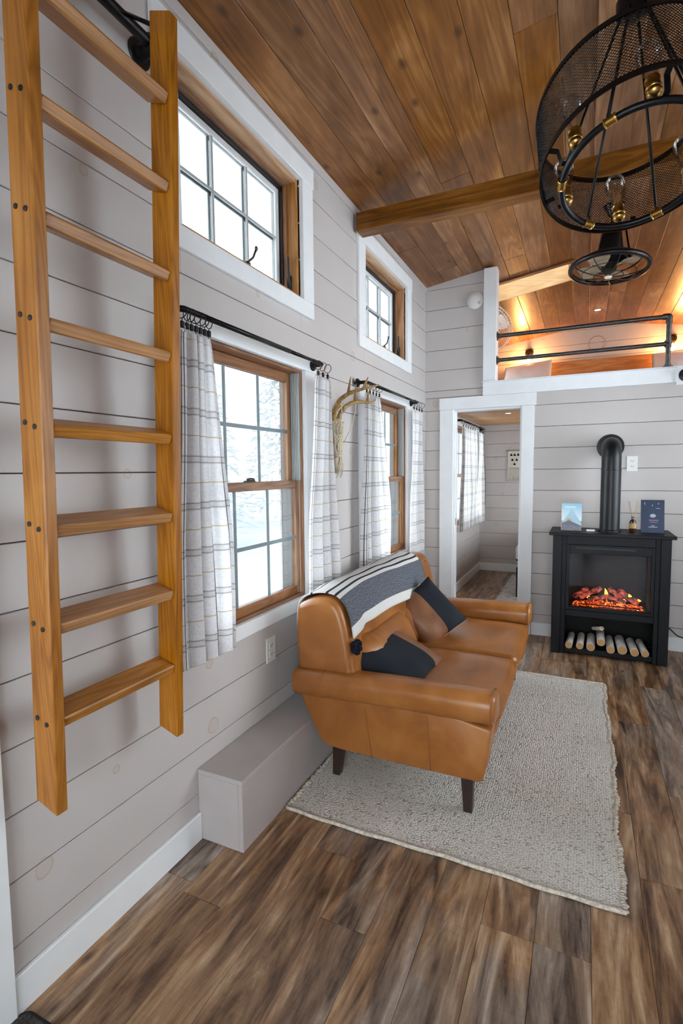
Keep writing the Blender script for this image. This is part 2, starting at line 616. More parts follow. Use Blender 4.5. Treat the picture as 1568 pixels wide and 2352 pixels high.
M['floor'] = floor_mat()
M['subfloor'] = plain('subfloor', srgb(46, 32, 24), 0.9)
X1 = 2.75            # room width
Y0, Y1, Y2 = -1.7, 4.496, 7.2
floor = box('floor', -0.12, X1 + 0.12, Y0 - 0.1, Y2 + 0.12, -0.08, -0.006, M['subfloor'])
tag(floor, 'weathered brown vinyl plank floor running the length of the room', 'floor', kind='structure')
PW, PX = 0.1512, 0.573
fixed = {0: [0.1, 1.32], 1: [1.02, 2.24], 2: [0.62, 1.84], 3: [1.5, 2.7], -1: [1.58, 2.8], -2: [0.72, 1.95], -3: [1.22, 2.42], 4: [0.3, 1.5, 2.72], 5: [1.1, 2.25, 3.45], 6: [1.9, 3.1], 7: [2.45, 3.66]}
for k in range(-4, 15):
    x0 = PX + k * PW
    x1 = x0 + PW
    x0c, x1c = max(x0, -0.02), min(x1, X1 + 0.02)
    if x1c - x0c < 0.01: continue
    cuts = sorted(fixed.get(k, []))
    y = cuts[0] if cuts else Y0 + rnd.uniform(0.2, 1.2)
    ys = list(cuts) if cuts else [y]
    while ys[0] > Y0: ys.insert(0, ys[0] - 1.22)
    while ys[-1] < Y2: ys.append(ys[-1] + 1.22)
    for a, b in zip(ys[:-1], ys[1:]):
        a, b = max(a, Y0), min(b, Y2)
        if b - a > 0.02:
            box('plank', x0c + 0.0005, x1c - 0.0005, a + 0.0005, b - 0.0005, -0.006, 0.0, M['floor'], floor, c=0.0012)

# ------------------------------------------------------------------ walls with boards
ROW0, ROWH = 0.1725, 0.1716
rows = [(-0.001, ROW0)] + [(ROW0 + ROWH * k, ROW0 + ROWH * (k + 1)) for k in range(18)]
GAP = 0.0016


def board_wall(name, label, plane, at, u0, u1, z0, z1, holes, side=1, core=0.11, m=None, bt=0.018, mback=None):
    """plane 'x': wall at x=at running in y; side +1: room on the +axis side"""
    m = m or M['shiplap']
    rects = [(u0, u1, z0, z1)]
    for h in holes: rects = subtract(rects, h)
    parts = []
    d0, d1 = (at - side * bt, at - side * (bt + core))
    lo, hi = min(d0, d1), max(d0, d1)
    for (a, b, c, d) in rects:
        parts.append(cboxd(lo, hi, a, b, c, d, 0.0) if plane == 'x' else cboxd(a, b, lo, hi, c, d, 0.0))
    V, F = join(*parts)
    w = mk(name, V, F, mback or M['gap'])
    tag(w, label, 'wall', kind='structure')
    lo, hi = min(at, d0), max(at, d0)
    for (r0, r1) in rows:
        r0, r1 = max(r0, z0), min(r1, z1)
        if r1 - r0 < 0.006: continue
        rs = [(u0, u1, r0 + GAP, r1 - GAP)]
        for h in holes: rs = subtract(rs, h)
        for (a, b, c, d) in rs:
            if plane == 'x': box('board', lo, hi, a, b, c, d, m, w, c=0.0015)
            else: box('board', a, b, lo, hi, c, d, m, w, c=0.0015)
    return w


UW = [(1.44, 2.283), (3.09, 3.93)]                 # window openings on the long wall
ZU, ZL = (2.215, 2.775), (0.745, 1.87)
BW = (5.72, 6.92)
hl = [(5.6, 6.8, *ZU)] + [(a, b, *ZU) for a, b in UW] + [(a, b, *ZL) for a, b in UW] + [(BW[0], BW[1], *ZL)] + [(-0.28, 0.62, -0.01, 2.03)]
wall_left = board_wall('wall_left', 'long greige shiplap wall with the windows and the hanging ladder', 'x', 0.0, Y0 - 0.13, Y2 + 0.13, -0.002, 2.96, hl, 1)
DO = (0.248, 0.812, 1.89)                          # doorway x0,x1,top
wall_end = board_wall('wall_end', 'greige shiplap wall behind the black stove with the bedroom doorway', 'y', Y1, 0.0, X1, -0.002, 2.0, [(DO[0], DO[1], -0.01, DO[2])], -1, core=0.066)
wall_post = board_wall('wall_gable', 'narrow shiplap wall strip beside the loft with the smoke detector', 'y', Y1, 0.0, 0.56, 2.0, 3.03, [], -1, core=0.066)
RWIN = [(2.2, 4.3, 0.8, 2.08), (2.2, 4.3, 2.25, 2.78), (5.0, 6.9, 0.7, 1.82), (5.2, 6.8, 2.3, 2.78)]  # unseen windows sized for the daylight; bedroom and loft ones added to brighten
wall_right = board_wall('wall_right', 'greige shiplap wall across the room from the sofa', 'x', X1, Y0 - 0.13, Y2 + 0.13, -0.002, 2.96, RWIN, -1)
wall_back = board_wall('wall_back', 'greige shiplap wall at the entrance end', 'y', Y0, 0.0, X1, -0.002, 3.2, [(0.35, 2.40, 0.0, 2.15)], 1)
wall_far = board_wall('wall_far', 'greige shiplap wall at the far end of bedroom and loft', 'y', Y2, 0.0, X1, -0.002, 3.2, [], -1)

# ------------------------------------------------------------------ ceiling
RX, CS, CZ = 1.375, 0.155, 2.945


def cz(x):
    return CZ + CS * (x if x <= RX else 2 * RX - x)


SKY = (0.42, 1.135, 4.94, 5.40)
ceil = None
parts = []
for (xa, xb) in ((-0.1, RX), (RX, X1 + 0.1)):
    rs = [(xa, xb, Y0 - 0.1, Y2 + 0.12)]
    if xa < RX - 1: rs = subtract(rs, SKY)
    for (a, b, c, d) in rs:
        V, F = cboxd(a, b, c, d, 0.02, 0.1, 0.0)
        parts.append(([Vector((v.x, v.y, v.z + cz(v.x))) for v in V], F))
V, F = join(*parts)
ceiling = mk('ceiling', V, F, M['ceil_gap'])
tag(ceiling, 'vaulted ceiling of stained knotty pine planks', 'ceiling', kind='structure')
CW = 0.1635
crnd = random.Random(21)
for side in (0, 1):
    k = 0
    while True:
        a = k * CW
        b = min(a + CW, RX - 0.06)
        if a > RX - 0.08: break
        ys = [Y0]
        y = Y0 + crnd.uniform(0.3, 4.0)
        while y < Y2 - 0.4:
            ys.append(y); y += crnd.uniform(3.6, 4.9)
        ys.append(Y2)
        for c, d in zip(ys[:-1], ys[1:]):
            rs = [(a + 0.0006, b - 0.0006, c + 0.0004, d - 0.0004)]
            if side == 0: rs = subtract(rs, SKY)
            for (p, q, s0, s1) in rs:
                if side: p, q = 2 * RX - q, 2 * RX - p
                box('ceiling_plank', p, q, s0, s1, 0.0, 0.018, M['ceil'], ceiling, c=0.003,
                    fn=lambda v: Vector((v.x, v.y, v.z + cz(v.x))))
        k += 1
box('ridge_board', RX - 0.088, RX + 0.088, Y0, Y2 - 0.001, cz(RX) - 0.028, cz(RX) - 0.006, M['ceil'], ceiling, c=0.003)
# skylight well
M['wellwood'] = wood('pale_pine_well', 'x', srgb(206, 168, 120), srgb(228, 194, 148), srgb(242, 216, 178), 0.5, tint=0.05, knots=False, contrast=0.6)
sk = empty('window_6', ((SKY[0] + SKY[1]) / 2, (SKY[2] + SKY[3]) / 2, 3.05))
tag(sk, 'skylight with a pale pine well above the loft', 'skylight', kind='structure')
zt = 3.30
for nm, q in (('well_board', (SKY[0], SKY[1], SKY[3] - 0.018, SKY[3] - 0.0005)), ('well_board', (SKY[0], SKY[1], SKY[2] + 0.0005, SKY[2] + 0.018)),
              ('well_board', (SKY[0] + 0.0005, SKY[0] + 0.018, SKY[2] + 0.0185, SKY[3] - 0.0185)), ('well_board', (SKY[1] - 0.018, SKY[1] - 0.0005, SKY[2] + 0.0185, SKY[3] - 0.0185))):
    xm = (q[0] + q[1]) / 2
    V, F = cboxd(*q, 0.0, 1.0, 0.0)
    V = [Vector((v.x, v.y, cz(v.x) - 0.002 if v.z < 0.5 else zt)) for v in V]
    mk(nm, V, F, M['wellwood'], sk)
box('pane', SKY[0], SKY[1], SKY[2], SKY[3], zt - 0.006, zt, M['glass'], sk, c=0.0)
box('trim_edge', SKY[0] - 0.02, SKY[1] + 0.03, SKY[2] - 0.055, SKY[2] - 0.003, -0.012, 0.0, M['beam'], sk, c=0.002,
    fn=lambda v: Vector((v.x, v.y, v.z + cz(v.x))))

# tie beam
beam = box('tie_beam', 0.019, X1 - 0.002, 2.93, 3.03, 2.79, 2.897, M['beam'], None, c=0.004)
tag(beam, 'stained timber tie beam crossing under the vaulted ceiling', 'beam', kind='structure')
# crown strip where wall meets ceiling
cs = box('trim_1', 0.0, 0.012, Y0, Y1, 2.90, 2.944, M['shiplap'], None, c=0.002)
tag(cs, 'narrow painted strip along the top of the window wall', 'trim', kind='structure')

# ------------------------------------------------------------------ baseboards
BENCH_Y0 = 1.44
for nm, q, lab in (('baseboard_left', (0.0, 0.015, 0.735, BENCH_Y0, 0, 0.105), 'white baseboard under the hanging ladder'),
              ('baseboard_end', (0.91, X1, Y1 - 0.016, Y1, 0, 0.105), 'white baseboard behind the black stove'),
              ('baseboard_right', (X1 - 0.015, X1, Y0, Y1, 0, 0.105), 'white baseboard along the wall across from the sofa'),
              ('baseboard_bedroom', (0.0, 0.015, Y1 + 0.09, Y2, 0, 0.105), 'white baseboard under the bedroom window'),
              ('baseboard_far', (0.015, X1, Y2 - 0.015, Y2, 0, 0.105), 'white baseboard along the far bedroom wall')):
    tag(box(nm, *q, M['trim'], None, c=0.003), lab, 'baseboard', kind='structure')

# ------------------------------------------------------------------ boxed wheel-well bench
bench = empty('bench_box', (0.1, 2.9, 0))
tag(bench, 'long low greige painted box bench along the wall under the windows', 'bench')
BX = 0.2
box('front_panel', BX - 0.018, BX, BENCH_Y0 + 0.0, Y1 - 0.002, 0.001, 0.254, M['bench'], bench)
box('end_panel', 0.001, BX - 0.0185, BENCH_Y0, BENCH_Y0 + 0.018, 0.001, 0.254, M['bench'], bench)
box('lid', 0.001, BX + 0.001, BENCH_Y0 - 0.002, Y1 - 0.002, 0.2545, 0.272, M['bench'], bench)

# ------------------------------------------------------------------ windows
def casing(w, a, b, z0, z1, side='x', at=0.0, apron=0.09, head=0.092, leg=0.108, sgn=1):
    f = 0.018 * sgn
    def bb(nm, u0, u1, c, d, th=1.0):
        q = sorted((at + 0.0003 * sgn, at + f * th))
        box(nm, q[0], q[1], u0, u1, c, d, M['trim'], w, c=0.002)
    bb('casing', a - leg, a - 0.004, z0, z1)
    bb('casing', b + 0.004, b + leg, z0, z1)
    bb('head_casing', a - leg - 0.006, b + leg + 0.006, z1 + 0.0005, z1 + head, 1.15)
    bb('apron', a - leg, b + leg, z0 - apron, z0 - 0.0005)
    q = sorted((at - 0.125 * sgn, at))
    for (u0, u1, c, d, nm) in ((a - 0.004, a, z0, z1, 'lining'), (b, b + 0.004, z0, z1, 'lining'), (a, b, z1 - 0.0, z1 + 0.004, 'lining'), (a, b, z0 - 0.004, z0, 'sill')):
        box(nm, q[0] + 0.0, q[1] + 0.004, u0, u1, c, d, M['trim'], w, c=0.001)


def awning(n, a, b, label, cutl=None):
    z0, z1 = ZU
    w = empty('window_%d' % n, (0, (a + b) / 2, z0))
    tag(w, label, 'window', kind='structure')
    casing(w, a, b, z0, z1, apron=0.076)
    # wood jamb
    j = 0.022
    for (u0, u1, c, d, mm) in ((a, a + j, z0, z1, 'jamb_z'), (b - j, b, z0, z1, 'jamb_z'), (a + j, b - j, z1 - j, z1, 'jamb_y'), (a + j, b - j, z0, z0 + j, 'jamb_y')):
        box('jamb', -0.10, -0.008, u0, u1, c, d, M[mm], w, c=0.002)
    a2, b2, c2, d2 = a + j, b - j, z0 + j, z1 - j
    s = 0.014
    for (u0, u1, c, d, mm) in ((a2, a2 + s, c2, d2, 'sash_z'), (b2 - s, b2, c2, d2, 'sash_z'), (a2 + s, b2 - s, d2 - s, d2, 'sash_y'), (a2 + s, b2 - s, c2, c2 + s, 'sash_y')):
        box('stop', -0.105, -0.055, u0, u1, c, d, M[mm], w, c=0.002)
    a2, b2, c2, d2 = a2 + s, b2 - s, c2 + s, d2 - s
    s = 0.009
    for (u0, u1, c, d) in ((a2, a2 + s, c2, d2), (b2 - s, b2, c2, d2), (a2 + s, b2 - s, d2 - s, d2), (a2 + s, b2 - s, c2, c2 + s)):
        box('gasket', -0.115, -0.072, u0, u1, c, d, M['gasket'], w, c=0.001)
    a2, b2, c2, d2 = a2 + s, b2 - s, c2 + s, d2 - s
    s = 0.026
    for (u0, u1, c, d) in ((a2, a2 + s, c2, d2), (b2 - s, b2, c2, d2), (a2 + s, b2 - s, d2 - s, d2), (a2 + s, b2 - s, c2, c2 + s)):
        box('sash_rail', -0.118, -0.088, u0, u1, c, d, M['sash_white'], w, c=0.004)
    a2, b2, c2, d2 = a2 + s, b2 - s, c2 + s, d2 - s
    box('pane', -0.105, -0.101, a2, b2, c2, d2, M['glass'], w, c=0.0)
    for k in (1, 2):
        u = a2 + (b2 - a2) * k / 3
        box('muntin', -0.1005, -0.090, u - 0.0055, u + 0.0055, c2, d2, M['track'], w, c=0.003)
        box('muntin', -0.116, -0.1055, u - 0.0075, u + 0.0075, c2, d2, M['grille'], w, c=0.003)
    zc = (c2 + d2) / 2
    box('muntin', -0.1004, -0.0905, a2, b2, zc - 0.0055, zc + 0.0055, M['track'], w, c=0.003)
    box('muntin', -0.1155, -0.1056, a2, b2, zc - 0.0075, zc + 0.0075, M['grille'], w, c=0.003)
    # crank and lock lever
    u = a + (b - a) * 0.52
    V, F = join(lathe([(0.004, 0), (0.016, 0.001), (0.016, 0.012), (0.009, 0.02), (0.0, 0.021)], (-0.03, u, z0 + j), n=14),
                tube([(-0.03, u, z0 + j + 0.016), (-0.012, u + 0.02, z0 + j + 0.04), (-0.008, u + 0.035, z0 + j + 0.075)], 0.0045, 8),
                ell((-0.008, u + 0.038, z0 + j + 0.082), 0.007, 0.008, 0.011))
    mk('crank_handle', V, F, M['pipe'], w, smooth=True)
    V, F = join(tube([(-0.045, b - j - 0.006, z0 + 0.06), (-0.042, b - j - 0.022, z0 + 0.10), (-0.042, b - j - 0.024, z0 + 0.19)], [0.007, 0.008, 0.005], 8),
                cboxd(-0.058, -0.036, b - j - 0.008, b - j, z0 + 0.04, z0 + 0.11, 0.002))
    mk('lock_lever', V, F, M['gasket'], w, smooth=True, auto=40)
    return w


def doublehung(n, a, b, z0, z1, label, sgn=1, at=0.0, simple=False, cat='window'):
    w = empty('window_%d' % n, (at, (a + b) / 2, z0))
    tag(w, label, cat, kind='structure')
    casing(w, a, b, z0, z1, at=at, sgn=sgn, apron=0.062, head=0.066)
    X = lambda d: at - d * sgn

    def bb(nm, d0, d1, u0, u1, c, d, mm, ch=0.002):
        q = sorted((X(d0), X(d1)))
        return box(nm, q[0], q[1], u0, u1, c, d, M[mm], w, c=ch)
    j = 0.014
    for (u0, u1, c, d, mm) in ((a, a + j, z0, z1, 'sash_z'), (b - j, b, z0, z1, 'sash_z'), (a + j, b - j, z1 - j, z1, 'sash_y'), (a + j, b - j, z0, z0 + j, 'sash_y')):
        bb('jamb', 0.002, 0.125, u0, u1, c, d, mm)
    zc = (z0 + z1) / 2 - 0.0145
    # ribbed vinyl tracks beside the upper sash
    for s0, s1 in ((a + j, 1), (b - j, -1)):
        for q in range(5):
            u = s0
            bb('track_rib', 0.008 + q * 0.009, 0.0145 + q * 0.009, min(u, u + s1 * 0.012), max(u, u + s1 * 0.012), zc + 0.036, z1 - j, 'track', 0.001)
        bb('track', 0.0145, 0.115, min(s0, s0 + s1 * 0.006), max(s0, s0 + s1 * 0.006), z0 + j, z1 - j, 'track', 0.001)
    def sash(nm, d0, d1, u0, u1, c, d, st, rt, rb):
        sh = empty(nm, (X((d0 + d1) / 2), (u0 + u1) / 2, c), w)
        def b2(nm2, e0, e1, p0, p1, q0, q1, mm, ch=0.003):
            q = sorted((X(e0), X(e1)))
            box(nm2, q[0], q[1], p0, p1, q0, q1, M[mm], sh, c=ch)
        b2('stile', d0, d1, u0, u0 + st, c, d, 'sash_z')
        b2('stile', d0, d1, u1 - st, u1, c, d, 'sash_z')
        b2('rail', d0, d1, u0 + st, u1 - st, d - rt, d, 'sash_y')
        b2('rail', d0, d1, u0 + st, u1 - st, c, c + rb, 'sash_y')
        p0, p1, q0, q1 = u0 + st, u1 - st, c + rb, d - rt
        dm = (d0 + d1) / 2
        b2('pane', dm - 0.002, dm + 0.002, p0, p1, q0, q1, 'glass', 0.0)
        for k in (1, 2):
            u = p0 + (p1 - p0) * k / 3
            b2('muntin', dm - 0.009, dm - 0.0025, u - 0.0085, u + 0.0085, q0, q1, 'grille', 0.002)
        zz = (q0 + q1) / 2
        b2('muntin', dm - 0.0088, dm - 0.0026, p0, p1, zz - 0.0085, zz + 0.0085, 'grille', 0.002)
    sash('upper_sash', 0.055, 0.082, a + j + 0.0065, b - j - 0.0065, zc, z1 - j, 0.034, 0.046, 0.035)
    sash('lower_sash', 0.016, 0.043, a + j + 0.0065, b - j - 0.0065, z0 + j, zc + 0.035, 0.032, 0.038, 0.042)
    V, F = join(cboxd(X(0.043), X(0.02), (a + b) / 2 - 0.03, (a + b) / 2 + 0.03, zc + 0.035, zc + 0.043, 0.002) if sgn < 0 else cboxd(-0.043, -0.02, (a + b) / 2 - 0.03, (a + b) / 2 + 0.03, zc + 0.035, zc + 0.043, 0.002),
                ell((X(0.03), (a + b) / 2 + 0.006, zc + 0.046), 0.012, 0.03, 0.008))
    mk('sash_lock', V, F, M['pipe'], w, smooth=True, auto=40)
    return w


awning(1, *UW[0], 'high awning window beside the ladder with six panes')
awning(2, *UW[1], 'smaller looking high awning window past the tie beam')
doublehung(3, *UW[0], *ZL, 'double-hung window with brown sashes between the near plaid curtains')
doublehung(4, *UW[1], *ZL, 'double-hung window past the antlers near the corner')
doublehung(5, *BW, *ZL, 'bedroom window behind the drawn plaid curtains')
awning(11, 5.6, 6.8, 'unseen high awning window added to light the loft bed')  # out of view, added to brighten the loft
for k, q in enumerate(RWIN):
    doublehung(7 + k, *q, ['wide window across the room facing the sofa', 'high window across the room facing the sofa', 'unseen window added to light the bedroom, across from the plaid curtains', 'unseen side window added to light the loft, across from the white post'][k], sgn=-1, at=X1)

# unseen entrance glazing added for daylight behind the camera, and the side door leaf
d2 = empty('added_doors', (1.375, Y0, 0))
tag(d2, 'unseen wide glazed doors added for daylight at the entrance end', 'door', kind='structure')
for (a, b) in ((0.35, 1.37), (1.38, 2.40)):
    for q in ((a, a + 0.08, 0.005, 2.15), (b - 0.08, b, 0.005, 2.15), (a + 0.08, b - 0.08, 0.005, 0.15), (a + 0.08, b - 0.08, 2.07, 2.15)):
        box('stile', q[0], q[1], Y0 - 0.08, Y0 - 0.04, q[2], q[3], M['trim'], d2)
    box('pane', a + 0.08, b - 0.08, Y0 - 0.062, Y0 - 0.058, 0.15, 2.07, M['glass'], d2, c=0)
for q in ((0.25, 0.35, 0, 2.15), (2.40, 2.50, 0, 2.15), (0.25, 2.50, 2.15, 2.25)):
    box('casing', q[0], q[1], Y0, Y0 + 0.018, q[2], q[3], M['trim'], d2)
d3 = empty('door_3', (0, 0.17, 0))
tag(d3, 'white casing of the side door beside the ladder', 'door', kind='structure')
box('casing', 0.0003, 0.022, 0.624, 0.735, 0.0, 2.03, M['trim'], d3)
box('casing', 0.0003, 0.022, -0.39, -0.284, 0.0, 2.03, M['trim'], d3)
box('head_casing', 0.0003, 0.025, -0.396, 0.741, 2.031, 2.13, M['trim'], d3)
for q in ((-0.278, -0.16, 0.008, 2.026), (0.5, 0.618, 0.008, 2.026), (-0.16, 0.5, 0.008, 0.95), (-0.16, 0.5, 1.9, 2.026)):
    box('door_leaf', -0.06, -0.02, q[0], q[1], q[2], q[3], M['trim'], d3)
box('pane', -0.042, -0.038, -0.16, 0.5, 0.95, 1.9, M['glass'], d3, c=0)  # unseen glazed panel added to let in more daylight

# ------------------------------------------------------------------ bedroom doorway, loft edge
dw = empty('door_1', ((DO[0] + DO[1]) / 2, Y1, 0))
tag(dw, 'white cased doorway into the bedroom beside the black stove', 'doorway', kind='structure')
box('casing', 0.134, DO[0] + 0.002, Y1 - 0.019, Y1 - 0.0002, 0.0, DO[2] + 0.0, M['trim'], dw)
box('casing', DO[1] - 0.002, 0.906, Y1 - 0.019, Y1 - 0.0002, 0.0, DO[2] + 0.0, M['trim'], dw)
box('head_casing', 0.13, 0.919, Y1 - 0.023, Y1 - 0.0002, DO[2] + 0.0005, 1.991, M['trim'], dw)
box('jamb', DO[0] - 0.004, DO[0] + 0.016, Y1, Y1 + 0.085, 0.0, DO[2], M['trim'], dw)
box('jamb', DO[1] - 0.016, DO[1] + 0.004, Y1, Y1 + 0.085, 0.0, DO[2], M['trim'], dw)
box('jamb', DO[0] + 0.016, DO[1] - 0.016, Y1, Y1 + 0.085, DO[2] - 0.016, DO[2], M['trim'], dw)
box('latch_plate', DO[0] + 0.016, DO[0] + 0.018, Y1 + 0.03, Y1 + 0.05, 0.89, 0.95, M['brass'], dw, c=0.0005)

fa = empty('trim_2', (1.6, Y1, 1.99))
tag(fa, 'white fascia board along the front edge of the loft', 'trim', kind='structure')
box('fascia_board', 0.497, X1, Y1 - 0.026, Y1 - 0.0002, 1.9915, 2.098, M['trim'], fa)
box('fascia_cap', 0.488, X1, Y1 - 0.034, Y1 + 0.09, 2.0985, 2.106, M['trim'], fa, c=0.002)
post = box('loft_post', 0.5, 0.606, Y1 - 0.05, Y1 + 0.06, 2.1065, 3.012, M['trim'], None, c=0.004)
tag(post, 'square white post at the front corner of the loft', 'post', kind='structure')
M['loftfloor'] = plain('loft_subfloor', srgb(190, 160, 120), 0.6)
lf = box('floor_loft', 0.0, X1, Y1 + 0.084, Y2, 2.01, 2.095, M['loftfloor'], None)
tag(lf, 'loft platform above the bedroom', 'floor', kind='structure')
M['bedceil'] = wood('bedroom_pine_ceiling', 'x', srgb(170, 118, 70), srgb(200, 150, 100), srgb(222, 180, 134), 0.4, tint=0.12, contrast=0.8)
bc = box('ceiling_bedroom', 0.0, X1, Y1 + 0.084, Y2, 1.99, 2.0098, M['ceil_gap'], None)
tag(bc, 'pine plank ceiling of the bedroom under the loft', 'ceiling', kind='structure')
y = Y1 + 0.085
while y < Y2 - 0.02:
    e = min(y + 0.15, Y2)
    box('ceiling_plank', 0.001, X1 - 0.001, y + 0.001, e - 0.001, 1.968, 1.9898, M['bedceil'], bc, c=0.003)
    y = e
# ------------------------------------------------------------------ ladder
LX0, LX1 = 0.076, 0.150
LEAN, OUT = -0.018, 0.0488       # hangs slightly askew, top held off the wall
lad = empty('loft_ladder', (0.11, 1.0, 0.56))
tag(lad, 'honey-stained wooden loft ladder hanging on the shiplap wall', 'ladder')
TS = math.tan(R(18.6))


def lshear(v):
    return Vector((v.x + OUT * (v.z - 0.55), v.y + LEAN * (v.z - 0.55), v.z))


LY = (0.778, 1.185)
LT = 0.031
for y0 in LY:
    V, F = cboxd(LX0, LX1, y0, y0 + LT, 0.547, 2.60, 0.003)
    V = [lshear(Vector((v.x, v.y, v.z + (LX1 - v.x) * 0.35))) for v in V]
    mk('rail', V, F, M['ladder_z'], lad)
for z in (2.399, 2.171, 1.937, 1.714, 1.481, 1.251, 1.016, 0.783):
    V, F = cboxd(-0.072, 0.0, LY[0] + LT, LY[1], -0.030, 0.0, 0.004)
    a = R(18.6)
    V = [Vector((v.x * math.cos(a) + v.z * math.sin(a) * 0.0 - v.z * -math.sin(a), v.y, v.z * math.cos(a) - v.x * math.sin(a))) for v in V]
    V = [lshear(Vector((v.x + 0.146, v.y, v.z + z))) for v in V]
    mk('tread', V, F, M['ladder_y'], lad)
    for dx in (0.019, 0.051):
        c = lshear(Vector((LX0 + dx + 0.000, LY[0], z + 0.013 - dx * 0.35)))
        V, F = lathe([(0.0062, 0.0), (0.0062, 0.002), (0.004, 0.0035), (0.0, 0.0035)], c, (0, -1, 0), 10)
        mk('screw_head', V, F, M['gasket'], lad, smooth=True, auto=40)

for y0 in LY:
    q = lshear(Vector((LX0 + 0.03, y0 + LT / 2, 2.52)))
    q2 = lshear(Vector((LX0 + 0.012, y0 + LT / 2, 2.59)))
    mk('hook_strap', *tube([q2, (0.079, q2.y, 2.662)], 0.006, 8), M['blackmetal'], lad, smooth=True)
lp = empty('ladder_pipe', (0.03, 1.0, 2.665))
tag(lp, 'black iron pipe on wall flanges that the ladder hangs from', 'pipe rail')
PZ = 2.662
V, F = tube([(0.062, 0.66, PZ), (0.062, 1.258, PZ)], 0.0165, 14)
mk('pipe', V, F, M['blackmetal'], lp, smooth=True, auto=40)
for yy, sg in ((1.283, 1), (0.635, -1)):
    pts = [(0.062, yy - sg * 0.03, PZ), (0.062, yy - 0.012 * sg, PZ), (0.055, yy - 0.002 * sg, PZ), (0.035, yy, PZ), (0.006, yy, PZ)]
    V, F = tube(chaikin(pts, 2, False), 0.021, 14)
    mk('elbow', V, F, M['blackmetal'], lp, smooth=True, auto=40)
    V, F = lathe([(0.0, 0.0), (0.042, 0.0), (0.043, 0.003), (0.041, 0.007), (0.024, 0.008), (0.022, 0.02), (0.0, 0.02)], (0.0005, yy, PZ), (1, 0, 0), 28)
    mk('flange', V, F, M['blackmetal'], lp, smooth=True, auto=40)

# ------------------------------------------------------------------ curtains
def plaid():
    t = NT('plaid_cotton')
    tc = t.n('ShaderNodeTexCoord')
    sp = t.n('ShaderNodeSeparateXYZ'); t.l(tc.outputs['UV'], sp.inputs[0])
    u, v = sp.outputs[0], sp.outputs[1]        # metres of cloth

    def line(c, per, off, w):
        f = t.math('FRACT', t.math('DIVIDE', t.math('ADD', c, off), per))
        d = t.math('ABSOLUTE', t.math('SUBTRACT', f, 0.5))
        return t.math('LESS_THAN', d, w / per / 2)
    col = srgb(236, 235, 236)
    base = t.ramp(t.noise(t.coords((1, 1, 1)), 120, 2), [(0.3, srgb(228, 226, 228)), (0.7, srgb(242, 241, 242))])
    for (c, per, off, w, k, cc) in ((v, 0.158, 0.0, 0.030, 0.16, srgb(120, 112, 104)),
                                     (v, 0.158, 0.010, 0.004, 0.55, srgb(110, 100, 90)),
                                     (v, 0.158, -0.010, 0.004, 0.55, srgb(110, 100, 90)),
                                     (v, 0.158, 0.079, 0.004, 0.75, srgb(196, 168, 118)),
                                     (u, 0.19, 0.060, 0.006, 0.92, srgb(44, 46, 56)),
                                     (u, 0.19, 0.077, 0.005, 0.9, srgb(50, 52, 60)),
                                     (u, 0.155, 0.02, 0.0035, 0.7, srgb(190, 166, 124)),
                                     (u, 0.155, 0.128, 0.0035, 0.7, srgb(70, 70, 76))):
        f = t.math('MULTIPLY', line(c, per, off, w), k)
        base = t.mix(f, base, cc)
    t.t.nodes.remove(t.b)
    df = t.n('ShaderNodeBsdfDiffuse'); tl = t.n('ShaderNodeBsdfTranslucent')
    mx = t.n('ShaderNodeMixShader'); mx.inputs[0].default_value = 0.36
    t.l(base, df.inputs[0]); t.l(base, tl.inputs[0])
    t.l(df.outputs[0], mx.inputs[1]); t.l(tl.outputs[0], mx.inputs[2])
    t.l(mx.outputs[0], t.o.inputs[0])
    return t.m


M['plaid'] = plaid()


